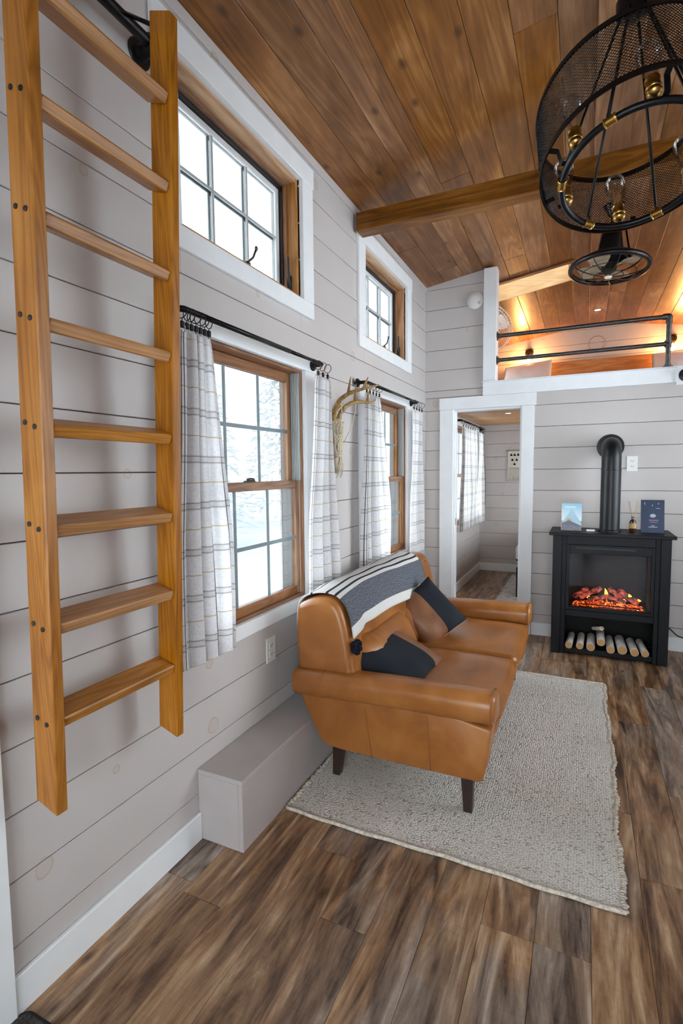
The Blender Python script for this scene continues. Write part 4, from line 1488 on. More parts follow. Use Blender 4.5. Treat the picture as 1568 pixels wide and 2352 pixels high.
box('frieze', XA, XB, SF + 0.018, SF + 0.085, 0.822, 0.8875, M['stove'], stove, c=0.002)
box('shelf_rail', XA, XB, SF + 0.012, SF + 0.33, 0.29, 0.335, M['stove'], stove, c=0.002)
box('bottom_shelf', XA, XB, SF + 0.02, SB, 0.012, 0.052, M['stove'], stove, c=0.002)
box('back_panel', 1.105, 1.812, SB - 0.012, SB - 0.0005, 0.012, 0.8875, M['firebox'], stove, c=0.001)
# fire insert
ins = empty('fire_insert', (1.458, SF + 0.03, 0.335), stove)
f0, f1 = SF + 0.016, SF + 0.05
box('insert_frame', XA, XA + 0.022, f0, f1, 0.336, 0.8215, M['stove'], ins, c=0.002)
box('insert_frame', XB - 0.022, XB, f0, f1, 0.336, 0.8215, M['stove'], ins, c=0.002)
box('insert_frame', XA + 0.022, XB - 0.022, f0, f1, 0.757, 0.8215, M['stove'], ins, c=0.002)
box('insert_frame', XA + 0.022, XB - 0.022, f0, f1, 0.336, 0.358, M['stove'], ins, c=0.002)
box('vent_slot', XA + 0.06, XB - 0.12, f0 - 0.001, f0 + 0.002, 0.792, 0.804, M['gasket'], ins, c=0.0005)
box('firebox', XA + 0.022, XB - 0.022, SF + 0.30, SF + 0.31, 0.336, 0.8, M['firebox'], ins, c=0.0)
for q in (XA + 0.01, XB - 0.02):
    box('firebox_side', q, q + 0.01, f1, SF + 0.30, 0.336, 0.8, M['firebox'], ins, c=0.0)
box('hearth', XA + 0.022, XB - 0.022, f1, SF + 0.30, 0.336, 0.352, M['firebox'], ins, c=0.0)
box('firebox_lid', XA + 0.022, XB - 0.022, f1, SF + 0.30, 0.79, 0.8, M['firebox'], ins, c=0.0)
box('glass', XA + 0.022, XB - 0.022, f0 + 0.012, f0 + 0.015, 0.358, 0.757, glass_pane('stove_glass', (0.8, 0.8, 0.82, 1), 0.55), ins, c=0.0)


def ember_mat():
    t = NT('glowing_embers')
    geo = t.n('ShaderNodeNewGeometry')
    n = t.noise(geo.outputs['Position'], 55, 4, 0.7, 0.6)
    col = t.ramp(n, [(0.40, (0.02, 0.008, 0.006)), (0.50, (0.55, 0.03, 0.01)), (0.60, (1.0, 0.18, 0.02)), (0.72, (1.0, 0.5, 0.08))])
    t.set(srgb(40, 22, 18), 0.9)
    t.l(col, t.b.inputs['Emission Color'])
    t.l(t.math('MULTIPLY', t.ramp(n, [(0.42, (0, 0, 0)), (0.66, (1, 1, 1))]), 2.2), t.b.inputs['Emission Strength'])
    return t.m


def firelog_mat():
    t = NT('glowing_fire_log')
    geo = t.n('ShaderNodeNewGeometry')
    n = t.noise(geo.outputs['Position'], 38, 4, 0.6)
    sp = t.n('ShaderNodeSeparateXYZ'); t.l(geo.outputs['Position'], sp.inputs[0])
    t.set(t.ramp(n, [(0.3, srgb(92, 70, 66)), (0.7, srgb(170, 150, 142))]), 0.9)
    hot = t.math('MULTIPLY', t.ramp(n, [(0.42, (0, 0, 0)), (0.66, (1, 1, 1))]), 0.55)
    t.b.inputs['Emission Color'].default_value = (1.0, 0.10, 0.04, 1)
    t.l(hot, t.b.inputs['Emission Strength'])
    return t.m


M['ember'] = ember_mat(); M['firelog'] = firelog_mat(); M['flame'] = emit('flame', (1.0, 0.40, 0.04, 1), 2.4)
yb = SF + 0.16
for (p, q, r_) in (((1.235, yb, 0.405), (1.33, yb + 0.05, 0.468), 0.017), ((1.275, yb - 0.02, 0.405), (1.415, yb + 0.03, 0.478), 0.020),
                   ((1.33, yb - 0.03, 0.40), (1.47, yb, 0.430), 0.018), ((1.475, yb + 0.04, 0.478), (1.555, yb - 0.02, 0.41), 0.020),
                   ((1.445, yb, 0.432), (1.575, yb - 0.035, 0.398), 0.018), ((1.53, yb + 0.03, 0.472), (1.655, yb - 0.02, 0.392), 0.022)):
    pts = [Vector(p).lerp(Vector(q), k / 6) + Vector((0, 0, 0.003 * math.sin(k * 2.1 + p[0] * 40))) for k in range(7)]
    mk('fire_log', *tube(pts, [r_ * (0.9 + 0.12 * math.sin(k * 1.7)) for k in range(7)], 12), M['firelog'], ins, smooth=True, auto=60)
er = random.Random(5)
P = []
for k in range(260):
    x = er.uniform(1.235, 1.68); y_ = yb + er.uniform(-0.075, 0.06)
    P.append(ell((x, y_, 0.354 + er.uniform(0.0, 0.03) * (1 - abs(x - 1.46) / 0.26)), er.uniform(0.006, 0.016), er.uniform(0.006, 0.014), er.uniform(0.004, 0.011), 7, 4))
eb = mk('ember_bed', *join(*P), M['ember'], ins, smooth=True)
eb['kind'] = 'stuff'
for (x, z, h) in ((1.325, 0.40, 0.035), (1.445, 0.43, 0.058), (1.455, 0.41, 0.03), (1.60, 0.43, 0.03), (1.565, 0.39, 0.035), (1.66, 0.405, 0.022), (1.375, 0.395, 0.022)):
    V, F = lathe([(0.0, 0), (0.010, 0.2), (0.012, 0.38), (0.007, 0.7), (0.0, 1.0)], (0, 0, 0), n=8)
    V = [Vector((x + v.x + 0.006 * math.sin(v.z * 4), yb - 0.01 + v.y * 0.5, z + v.z * h)) for v in V]
    mk('flame', V, F, M['flame'], ins, smooth=True)
mk('grate_bar', *tube([(1.27, yb - 0.085, 0.372), (1.66, yb - 0.085, 0.372)], 0.004, 8), M['stove'], ins, smooth=True)
# flue
FX, FY = 1.459, 4.262
fl = empty('flue_pipe', (FX, FY, 0.912), stove)
V, F = lathe([(0.0, 0), (0.075, 0), (0.075, 0.012), (0.0665, 0.016), (0.0665, 0.448), (0.0685, 0.450), (0.0685, 0.458), (0.0, 0.458)], (FX, FY, 0.9115), n=36)
mk('pipe', V, F, M['stovepipe'], fl, smooth=True, auto=40)
pts = [(FX, FY, 1.368)]
for k in range(1, 13):
    a = R(90 * k / 12)
    pts.append((FX, FY + 0.105 * (1 - math.cos(a)), 1.435 + 0.105 * math.sin(a)))
pts.append((FX, Y1 - 0.002, 1.540))
V, F = tube(pts, 0.0655, 32)
mk('elbow', V, F, M['stovepipe'], fl, smooth=True, auto=50)
V, F = lathe([(0.0, 0.0), (0.093, 0.0), (0.095, 0.003), (0.093, 0.007), (0.068, 0.009), (0.068, 0.02), (0, 0.02)], (FX, Y1 - 0.0005, 1.540), (0, -1, 0), 40)
mk('wall_collar', V, F, M['stovepipe'], fl, smooth=True, auto=40)

# birch logs in the stove niche
def birch_mat():
    t = NT('birch_bark')
    v = t.coords((1, 1, 1))
    st = t.n('ShaderNodeMapping'); st.inputs['Scale'].default_value = (1.0, 6.0, 1.0); t.l(v, st.inputs[0])
    n = t.noise(st.outputs[0], 16, 4, 0.7, 0.4)
    col = t.ramp(n, [(0.30, srgb(84, 74, 68)), (0.38, srgb(214, 206, 198)), (0.7, srgb(242, 238, 232))])
    t.set(col, 0.85); t.bump(n, 0.3, 0.003)
    return t.m


def endgrain():
    t = NT('log_end_grain')
    tc = t.n('ShaderNodeTexCoord')
    ln_ = t.n('ShaderNodeVectorMath', operation='LENGTH'); t.l(tc.outputs['Object'], ln_.inputs[0])
    n = t.noise(tc.outputs['Object'], 60, 3)
    rg = t.math('PINGPONG', t.math('ADD', t.math('MULTIPLY', ln_.outputs['Value'], 260), t.math('MULTIPLY', n, 1.5)), 1.0)
    t.set(t.ramp(rg, [(0.0, srgb(176, 128, 78)), (1.0, srgb(212, 172, 122))]), 0.85)
    return t.m


M['birch'] = birch_mat(); M['endgrain'] = endgrain()
LG = [(1.207, 0.024, 'leftmost'), (1.281, 0.0245, 'second from the left'), (1.353, 0.028, 'third from the left'), (1.419, 0.0265, 'raised fourth'), (1.482, 0.0265, 'fifth from the left'), (1.556, 0.031, 'sixth and thickest'), (1.632, 0.027, 'second from the right'), (1.697, 0.0245, 'rightmost')]
lr = random.Random(9)
for k, (x, r_, w_) in enumerate(LG):
    z = 0.0535 + r_ + (0.042 if k == 3 else 0.0)
    sl = (x - 1.45) * -0.25
    y0 = 4.075 + (0.01 if k % 2 else 0.0)
    o = empty('birch_log', (x, 4.2, z - r_))
    tag(o, 'white birch log in the stove niche, %s in the row' % w_, 'log', 'birch logs in the stove niche')
    pts = [(x + sl * t_ * 0.24, y0 + 0.26 * t_, z + 0.004 * t_) for t_ in (0, 0.25, 0.5, 0.75, 1)]
    mk('bark', *tube(pts, r_, 16, up=(1, 0, 0)), M['birch'], o, smooth=True, auto=50)
    V, F = lathe([(0.0, 0.0), (r_ * 0.93, 0.0), (r_ * 0.93, 0.002), (0.0, 0.002)], (x, y0 - 0.0025, z), (0, 1, 0), 18)
    mk('cut_end', V, F, M['endgrain'], o)
o = empty('birch_log', (1.43, 4.2, 0.17))
tag(o, 'thin short birch log lying on top of the row in the stove niche', 'log', 'birch logs in the stove niche')
pts = [(1.424 - 0.05 * t_, 4.10 + 0.2 * t_, 0.222 - 0.06 * t_) for t_ in (0, 0.5, 1)]
mk('bark', *tube(pts, 0.0145, 12, up=(1, 0, 0)), M['birch'], o, smooth=True, auto=50)
V, F = lathe([(0, 0), (0.0135, 0), (0.0135, 0.002), (0, 0.002)], (1.425, 4.098, 0.2225), (0, 1, 0), 14)
mk('cut_end', V, F, M['endgrain'], o)

# things on the mantel
MZ = 0.9115
def cover_photo():
    t = NT('book_cover_house_photo')
    tc = t.n('ShaderNodeTexCoord')
    sp = t.n('ShaderNodeSeparateXYZ'); t.l(tc.outputs['UV'], sp.inputs[0])
    u, v = sp.outputs[0], sp.outputs[1]
    n = t.noise(tc.outputs['UV'], 14, 4, 0.7, 0.5)
    sky = t.ramp(v, [(0.4, srgb(214, 228, 236)), (1.0, srgb(130, 188, 214))])
    gnd = t.ramp(n, [(0.3, srgb(40, 46, 58)), (0.5, srgb(96, 108, 122)), (0.62, srgb(150, 96, 84)), (0.75, srgb(66, 80, 96))])
    col = t.mix(t.math('GREATER_THAN', t.math('ADD', t.math('MULTIPLY', t.math('SUBTRACT', n, 0.5), 0.22), t.math('SUBTRACT', 0.36, v)), 0.0), sky, gnd)
    def tri(cx, top, slope, c, bot=0.2):
        nonlocal col
        d = t.math('ABSOLUTE', t.math('SUBTRACT', u, cx))
        f = t.math('MULTIPLY', t.math('GREATER_THAN', t.math('SUBTRACT', t.math('MULTIPLY', t.math('SUBTRACT', top, v), slope), d), 0.0), t.math('GREATER_THAN', v, bot))
        col = t.mix(f, col, c)
    tri(0.50, 0.80, 0.95, srgb(160, 192, 208))
    tri(0.36, 0.46, 2.2, srgb(200, 146, 78), 0.36)
    tri(0.36, 0.38, 3.2, srgb(70, 90, 112), 0.2)
    f = t.math('MULTIPLY', t.math('MULTIPLY', t.math('GREATER_THAN', v, 0.84), t.math('LESS_THAN', v, 0.90)), t.math('MULTIPLY', t.math('GREATER_THAN', u, 0.12), t.math('LESS_THAN', u, 0.70)))
    f = t.math('MULTIPLY', f, t.math('GREATER_THAN', t.math('FRACT', t.math('MULTIPLY', u, 17)), 0.25))
    col = t.mix(t.math('MULTIPLY', f, 0.6), col, srgb(242, 246, 248))
    t.set(col, 0.35)
    return t.m


def book(label, x0, x1, h, d, yb_, lean, mcov, mspine, marks=None):
    o = empty('book', ((x0 + x1) / 2, yb_, MZ))
    tag(o, label, 'book')
    def fn(v):
        return Vector((v.x, v.y + (v.z - MZ) * lean, v.z))
    box('pages', x0 + 0.004, x1 - 0.003, yb_ + 0.0032, yb_ + d - 0.0032, MZ + 0.003, MZ + h - 0.003, M['pages'], o, c=0.0005, fn=fn)
    V = [fn(Vector(p)) for p in ((x0, yb_, MZ), (x1, yb_, MZ), (x1, yb_, MZ + h), (x0, yb_, MZ + h), (x0, yb_ + 0.003, MZ), (x1, yb_ + 0.003, MZ), (x1, yb_ + 0.003, MZ + h), (x0, yb_ + 0.003, MZ + h))]
    uv = [(0, 0), (1, 0), (1, 1), (0, 1)] * 2
    cv = mk('front_cover', V, [[0, 1, 2, 3], [5, 4, 7, 6], [1, 5, 6, 2], [4, 0, 3, 7], [3, 2, 6, 7], [4, 5, 1, 0]], mcov, o, uv=uv)
    box('back_cover', x0, x1, yb_ + d - 0.003, yb_ + d, MZ, MZ + h, mspine, o, c=0.0005, fn=fn)
    box('spine', x0 - 0.003, x0 + 0.001, yb_, yb_ + d, MZ, MZ + h, mspine, o, c=0.001, fn=fn)
    return o, cv, fn


M['pages'] = plain('book_pages', srgb(236, 230, 216), 0.8)
M['peach'] = plain('peach_spine', srgb(226, 164, 120), 0.5)
M['navy'] = plain('navy_cover', srgb(52, 64, 88), 0.3, spec=0.6)
M['ink'] = plain('pale_blue_print', srgb(170, 184, 206), 0.5)
M['inkrose'] = plain('rose_print', srgb(142, 112, 130), 0.5)
book('small blue book with a peach spine and a house photo on its cover', 1.135, 1.272, 0.203, 0.016, 4.22, 0.10, cover_photo(), M['peach'])
b2, cv2, fn2 = book('dark navy book with pale moon marks standing beside the reed diffuser', 1.663, 1.805, 0.232, 0.020, 4.26, 0.22, M['navy'], M['navy'])
W_, H_, X_ = 0.142, 0.232, 1.663


def mark(poly, m, nm='cover_mark'):
    V = [fn2(Vector((X_ + p[0] * W_, 4.2592, MZ + p[1] * H_))) for p in poly]
    V += [v + Vector((0, 0.0006, 0)) for v in V]
    n = len(poly)
    mk(nm, V, [list(range(n)), list(range(n, 2 * n))[::-1]] + [[k, n + k, n + (k + 1) % n, (k + 1) % n] for k in range(n)], m, cv2)


cr = [(0.16 + 0.045 * math.cos(R(a)), 0.89 + 0.036 * math.sin(R(a))) for a in range(60, 301, 20)] + [(0.175 + 0.03 * math.cos(R(a)), 0.89 + 0.026 * math.sin(R(a))) for a in range(290, 69, -20)]
mark(cr, M['ink'])
mark([(0.475, 0.875), (0.485, 0.845), (0.505, 0.835), (0.485, 0.825), (0.475, 0.795), (0.465, 0.825), (0.445, 0.835), (0.465, 0.845)], M['ink'])
mark([(0.74, 0.92), (0.75, 0.90), (0.775, 0.89), (0.75, 0.875), (0.74, 0.85), (0.73, 0.875), (0.705, 0.89), (0.73, 0.90)], M['ink'])
mark([(0.64, 0.74), (0.82, 0.74), (0.82, 0.755), (0.64, 0.755)], M['ink'])
mark([(0.36 + 0.13 * math.cos(R(a)) + 0.14, 0.52 + 0.055 * math.sin(R(a))) for a in range(0, 360, 20)], M['ink'])
mark([(0.33, 0.365), (0.75, 0.365), (0.75, 0.40), (0.33, 0.40)], M['inkrose'])
mark([(0.37, 0.31), (0.71, 0.31), (0.71, 0.335), (0.37, 0.335)], M['inkrose'])
mark([(0.43, 0.205), (0.58, 0.205), (0.58, 0.225), (0.43, 0.225)], M['ink'])
mark([(0.31, 0.165), (0.70, 0.165), (0.70, 0.182), (0.31, 0.182)], M['ink'])

rd = empty('reed_diffuser', (1.607, 4.25, MZ))
tag(rd, 'amber glass reed diffuser bottle with a kraft label on the mantel', 'diffuser')
t_ = NT('amber_glass'); t_.set(srgb(70, 34, 12), 0.08, 0, 0.6); M['amber'] = t_.m
V, F = lathe([(0.0, 0), (0.0205, 0.0), (0.022, 0.003), (0.022, 0.072), (0.0195, 0.083), (0.0105, 0.092), (0.0095, 0.096), (0.0095, 0.108), (0.011, 0.109), (0.011, 0.114), (0.0, 0.114)], (1.607, 4.25, MZ + 0.0003), n=28)
mk('bottle', V, F, M['amber'], rd, smooth=True, auto=50)
V, F = lathe([(0.0222, 0.030), (0.0226, 0.030), (0.0226, 0.064), (0.0222, 0.064)], (1.607, 4.25, MZ), n=28)
mk('paper_label', V, F, plain('kraft_label', srgb(180, 146, 104), 0.8), rd, smooth=True, auto=50)
M['reed'] = plain('rattan_reed', srgb(196, 150, 104), 0.8)
for dx, dy in ((-0.032, 0.006), (-0.024, -0.006), (0.030, 0.004), (0.022, -0.008)):
    mk('reed', *tube([(1.607 - dx * 0.25, 4.25, MZ + 0.03), (1.607 + dx, 4.25 + dy, MZ + 0.225)], 0.0014, 6), M['reed'], rd, smooth=True)
rm = empty('remote_control', (1.333, 4.22, MZ))
tag(rm, 'small white remote control lying on the mantel beside the flue', 'remote')
box('case', 1.305, 1.362, 4.19, 4.228, MZ + 0.0003, MZ + 0.014, M['white_plastic'], rm, c=0.004)
for k in range(3):
    V, F = lathe([(0, 0), (0.0045, 0), (0.004, 0.0015), (0, 0.0015)], (1.318 + k * 0.014, 4.205, MZ + 0.014), n=12)
    mk('button', V, F, M['track'], rm)
cd = tag(mk('power_cord', *tube(chaikin([(1.84, 4.462, 0.22), (1.90, 4.466, 0.16), (1.95, 4.46, 0.112), (2.1, 4.462, 0.105), (2.4, 4.465, 0.14), (2.6, 4.47, 0.25)], 2, False), 0.0042, 8), M['rubber'], None, smooth=True), 'black power cord running from the stove along the baseboard', 'cord')

# ------------------------------------------------------------------ chandelier
NV = Vector((-0.098, 0.374, 1.0)).normalized()
E1 = Vector((0, 1, 0)).cross(NV).normalized(); E2 = NV.cross(E1)
CC = Vector((1.397, 1.925, 2.327))
RD, HD, RT, OT = 0.275, 0.24, 0.212, -0.040
HUB = Vector((1.385, 1.945, 2.80))


def cp(ang, r, h):
    return CC + E1 * (r * math.cos(R(ang))) + E2 * (r * math.sin(R(ang))) + NV * h


ch = empty('chandelier', (1.385, 1.945, 3.13))
tag(ch, 'black drum chandelier of wire mesh with brass sockets and clear bulbs', 'chandelier')
for h in (0.004, HD):
    pts = [cp(a, RD, h) for a in range(0, 360, 4)]
    # flat hoop
    V, F = [], []
    for a in range(0, 360, 4):
        for (r_, dh) in ((RD - 0.0025, -0.009), (RD + 0.0025, -0.009), (RD + 0.0025, 0.009), (RD - 0.0025, 0.009)):
            V.append(cp(a, r_, h + dh))
    n = 90
    for k in range(n):
        l = (k + 1) % n
        for q in range(4):
            F.append([k * 4 + q, k * 4 + (q + 1) % 4, l * 4 + (q + 1) % 4, l * 4 + q])
    mk('hoop', V, F, M['blackmetal'], ch, smooth=True, auto=40)
NC = 170
stepa = 360.0 / NC
turn = stepa * 19
P = []
for s in (1, -1):
    for k in range(NC):
        pts = [cp(k * stepa + s * turn * j / 7, RD, 0.006 + (HD - 0.01) * j / 7) for j in range(8)]
        P.append(tube(pts, 0.0011, 3, caps=False))
ms = mk('mesh_screen', *join(*P), M['blackmetal'], ch, smooth=True)
ms['kind'] = 'stuff'
mk('tube_ring', *tube([cp(a, RT, OT) for a in range(0, 360, 4)], 0.0105, 12, closed=True), M['blackmetal'], ch, smooth=True)
M['bulbglass'] = glass_pane('bulb_glass', (0.975, 0.965, 0.94, 1), 0.6)
M['filament'] = plain('filament', srgb(190, 130, 70), 0.4, 0.8)
for k in range(6):
    a = 100 + 60 * k
    b0 = cp(a, RT, OT + 0.009)
    lampb = empty('lamp_socket', b0, ch)
    mk('stem', *tube([b0, b0 + NV * 0.018], 0.006, 10), M['blackmetal'], lampb, smooth=True)
    V, F = lathe([(0.0, 0.012), (0.010, 0.014), (0.0185, 0.020), (0.0205, 0.026), (0.0185, 0.032), (0.0175, 0.034), (0.0205, 0.037), (0.0205, 0.042), (0.0185, 0.045), (0.0185, 0.066), (0.020, 0.068), (0.020, 0.072), (0.0, 0.072)], b0, NV, 22)
    mk('brass_cup', V, F, M['brass'], lampb, smooth=True, auto=50)
    V, F = lathe([(0.013, 0.072), (0.0145, 0.085), (0.022, 0.112), (0.030, 0.140), (0.0335, 0.162), (0.032, 0.181), (0.024, 0.199), (0.012, 0.209), (0.0, 0.211)], b0, NV, 24)
    mk('bulb', V, F, M['bulbglass'], lampb, smooth=True)
    P = []
    for j in range(4):
        w = Vector((0, 0, 0)) + (E1 * math.cos(j * 1.57) + E2 * math.sin(j * 1.57)) * 0.008
        P.append(tube([b0 + NV * 0.085 + w * 0.4, b0 + NV * 0.155 + w], 0.0006, 4))
    mk('filament', *join(*P), M['filament'], lampb)
    a2 = a + 30
    c0 = cp(a2, RT, OT)
    tdir = (-E1 * math.sin(R(a2)) + E2 * math.cos(R(a2)))
    V, F = lathe([(0.0, -0.017), (0.0135, -0.017), (0.0145, -0.014), (0.0125, -0.012), (0.0125, 0.012), (0.0145, 0.014), (0.0135, 0.017), (0, 0.017)], c0, tdir, 16)
    co = mk('brass_collar', V, F, M['brass'], ch, smooth=True, auto=40)
    hub = HUB + (c0 - HUB).normalized() * 0.02 + (c0 - CC).normalized() * 0.03
    mk('hook', *tube(ring(c0 + NV * 0.022, tdir, 0.009, 14), 0.0022, 6, closed=True), M['blackmetal'], ch, smooth=True)
    mk('hanger_rod', *tube([c0 + NV * 0.032, hub], 0.0045, 8), M['blackmetal'], ch, smooth=True)
for a in (208, 166, 328, 286, 88, 46):
    pts = [cp(a, RT + 0.006, OT + 0.006), cp(a, RT + 0.02, OT + 0.006), cp(a, RT + 0.03, 0.012), cp(a, RD - 0.003, 0.012)]
    V, F = [], []
    td = (-E1 * math.sin(R(a)) + E2 * math.cos(R(a))) * 0.008
    for p in pts:
        for q in (td + NV * 0.0012, td - NV * 0.0012, -td - NV * 0.0012, -td + NV * 0.0012): V.append(p + q)
    for j in range(3):
        for q in range(4): F.append([j * 4 + q, j * 4 + (q + 1) % 4, j * 4 + 4 + (q + 1) % 4, j * 4 + 4 + q])
    F += [[3, 2, 1, 0], [12, 13, 14, 15]]
    mk('bracket', V, F, M['blackmetal'], ch)
V, F = lathe([(0.0, -0.03), (0.028, -0.03), (0.05, -0.022), (0.052, 0.015), (0.03, 0.035), (0.014, 0.05), (0.014, 0.06), (0, 0.06)], HUB, n=24)
mk('hub', V, F, M['blackmetal'], ch, smooth=True, auto=50)
mk('stem', *tube([HUB + Vector((0, 0, 0.05)), (HUB.x, HUB.y, 3.10)], 0.009, 12), M['blackmetal'], ch, smooth=True)
V, F = lathe([(0.0, -0.035), (0.02, -0.033), (0.06, -0.02), (0.065, -0.004), (0.065, 0.0), (0, 0.0)], (HUB.x, HUB.y, cz(RX) - 0.0285), n=28)
mk('canopy', V, F, M['blackmetal'], ch, smooth=True, auto=50)

# ------------------------------------------------------------------ caged ceiling fan
FC = Vector((1.398, 4.02, 2.715)); FN = Vector((0.05, 0.09, 1.0)).normalized()
fan = empty('ceiling_fan', (FC.x, FC.y, 3.12))
tag(fan, 'small black caged ceiling fan hanging beyond the chandelier', 'fan')
fe1 = FN.orthogonal().normalized(); fe2 = FN.cross(fe1)


def fp(a, r, h):
    return FC + (fe1 * math.cos(R(a)) + fe2 * math.sin(R(a))) * r + FN * h


M['fanmetal'] = plain('oil_rubbed_metal', srgb(54, 52, 54), 0.32, 0.85, 0.5, var=0.15)
mk('cage_rim', *tube([fp(a, 0.237, 0.0) for a in range(0, 360, 6)], 0.0165, 12, closed=True), M['fanmetal'], fan, smooth=True)
mk('cage_rim', *tube([fp(a, 0.185, 0.045) for a in range(0, 360, 6)], 0.005, 8, closed=True), M['fanmetal'], fan, smooth=True)
mk('cage_ring', *tube([fp(a, 0.09, -0.055) for a in range(0, 360, 10)], 0.0028, 6, closed=True), M['fanmetal'], fan, smooth=True)
mk('cage_ring', *tube([fp(a, 0.165, -0.036) for a in range(0, 360, 8)], 0.0024, 6, closed=True), M['fanmetal'], fan, smooth=True)
for k in range(9):
    a = k * 40
    mk('cage_wire', *tube(chaikin([fp(a, 0.235, -0.004), fp(a, 0.20, -0.03), fp(a, 0.12, -0.052), fp(a, 0.03, -0.060)], 2, False), 0.0032, 6), M['fanmetal'], fan, smooth=True)
V, F = lathe([(0.0, -0.068), (0.02, -0.066), (0.023, -0.058), (0.014, -0.053), (0, -0.05)], FC, FN, 20)
mk('cage_badge', V, F, M['white_plastic'], fan, smooth=True)
M['fanblade'] = wood('fan_blade_wood', 'x', srgb(120, 100, 80), srgb(166, 146, 120), srgb(196, 176, 148), 0.5, knots=False)
for k in range(4):
    a = 20 + k * 90
    V, F = [], []
    for i in range(9):
        t_ = i / 8
        r_ = 0.045 + 0.155 * t_
        w_ = 16 + 16 * math.sin(math.pi * min(1, t_ * 0.9 + 0.1)) * 0.9
        for s, h in ((-1, -0.012), (1, 0.012), (1, 0.016), (-1, -0.008)):
            V.append(fp(a + s * w_ * (0.7 + 0.3 * t_), r_, 0.01 + h))
    for i in range(8):
        for q in range(4): F.append([i * 4 + q, i * 4 + (q + 1) % 4, i * 4 + 4 + (q + 1) % 4, i * 4 + 4 + q])
    F += [[3, 2, 1, 0], [32, 33, 34, 35]]
    mk('blade', V, F, M['fanblade'], fan)
V, F = lathe([(0.0, -0.02), (0.045, -0.018), (0.05, 0.02), (0.105, 0.04), (0.112, 0.05), (0.11, 0.075), (0.075, 0.085), (0.082, 0.095), (0.062, 0.23), (0.055, 0.245), (0, 0.245)], FC, FN, 28)
mk('motor_housing', V, F, M['blackmetal'], fan, smooth=True, auto=50)
for k in range(3):
    a = 75 + 120 * k
    q = fp(a, 0.12, 0.07)
    V, F = join(tube([fp(a, 0.09, 0.07), q, fp(a, 0.085, 0.24)], 0.006, 8), ell(q, 0.016, 0.016, 0.016))
    mk('yoke_arm', V, F, M['blackmetal'], fan, smooth=True)
mk('downrod', *tube([FC + FN * 0.24, (FC.x + 0.02, FC.y + 0.035, 3.09)], 0.013, 12), M['blackmetal'], fan, smooth=True)
V, F = lathe([(0.0, -0.075), (0.026, -0.072), (0.06, -0.012), (0.066, -0.002), (0.066, 0.0), (0, 0)], (FC.x + 0.02, FC.y + 0.035, cz(RX) - 0.0285), n=24)
mk('canopy', V, F, M['fanmetal'], fan, smooth=True, auto=50)

# ------------------------------------------------------------------ antlers with cord netting
ant = empty('deer_skull', (0.03, 2.58, 1.35))
tag(ant, 'bleached deer skull with antlers wrapped in knotted cord on the wall', 'antlers')
M['antler'] = wood('antler_horn', 'z', srgb(104, 76, 42), srgb(160, 128, 84), srgb(200, 176, 136), 0.5, knots=False, s=2, tint=0.0)
M['bone'] = plain('weathered_bone', srgb(186, 172, 150), 0.7, var=0.2, nscale=30)
M['cord'] = plain('cotton_cord', srgb(206, 192, 168), 0.9, spec=0.1, var=0.15, nscale=80, bump=0.4)
# skull
prof_ = [(1.655, 0.040, 0.034), (1.63, 0.055, 0.050), (1.60, 0.060, 0.052), (1.565, 0.055, 0.045), (1.52, 0.044, 0.036), (1.47, 0.032, 0.030), (1.42, 0.022, 0.024), (1.375, 0.016, 0.020), (1.36, 0.006, 0.008)]
V, F = [], []
n = 18
for (z, w_, d_) in prof_:
    for k in range(n):
        a = 2 * math.pi * k / n
        yy = 2.575 + w_ * math.cos(a)
        xx = 0.034 + (1.66 - z) * 0.03 + d_ * math.sin(a) * 0.8
        # eye sockets
        if 1.54 < z < 1.62 and 0.2 < math.sin(a) < 0.95: xx -= 0.014
        V.append(Vector((max(xx, 0.002), yy, z)))
for i in range(len(prof_) - 1):
    for k in range(n):
        l = (k + 1) % n
        F.append([i * n + l, i * n + k, (i + 1) * n + k, (i + 1) * n + l])
F.append(list(range(n))); F.append([(len(prof_) - 1) * n + k for k in range(n)][::-1])
mk('skull', V, F, M['bone'], ant, smooth=True)
for s, nm in ((1, 'antler'), (-1, 'antler')):
    def ap(y, z, x=0.05): return (x, 2.575 + s * y, z)
    if s > 0:
        bp_ = [ap(0.030, 1.645, 0.04), ap(0.05, 1.70, 0.05), ap(0.09, 1.745, 0.075), ap(0.17, 1.768, 0.10), ap(0.27, 1.772, 0.12), ap(0.35, 1.780, 0.125), ap(0.405, 1.806, 0.12)]
        tines = (((0.145, 1.765, 0.095), (0.14, 1.81, 0.10), (0.145, 1.865, 0.105)), ((0.275, 1.772, 0.12), (0.27, 1.81, 0.125), (0.28, 1.85, 0.13)), ((0.045, 1.69, 0.05), (0.035, 1.715, 0.075), (0.025, 1.735, 0.09)))
    else:
        bp_ = [ap(0.030, 1.645, 0.04), ap(0.045, 1.70, 0.06), ap(0.075, 1.745, 0.10), ap(0.088, 1.775, 0.16), ap(0.080, 1.79, 0.22), ap(0.060, 1.802, 0.27), ap(0.035, 1.815, 0.31)]
        tines = (((0.088, 1.775, 0.16), (0.087, 1.815, 0.165), (0.080, 1.86, 0.17)), ((0.070, 1.797, 0.24), (0.066, 1.83, 0.25), (0.060, 1.855, 0.26)), ((0.045, 1.69, 0.05), (0.03, 1.715, 0.08), (0.02, 1.735, 0.10)))
    beam_ = chaikin(bp_, 2, False)
    m_ = len(beam_)
    P = [tube(beam_, [0.0145 * (1 - 0.8 * (k / (m_ - 1)) ** 1.5) for k in range(m_)], 10)]
    for tn in tines:
        P.append(tube([ap(*q) for q in tn], [0.010, 0.0065, 0.002], 8))
    mk(nm, *join(*P), M['antler'], ant, smooth=True)
P = []
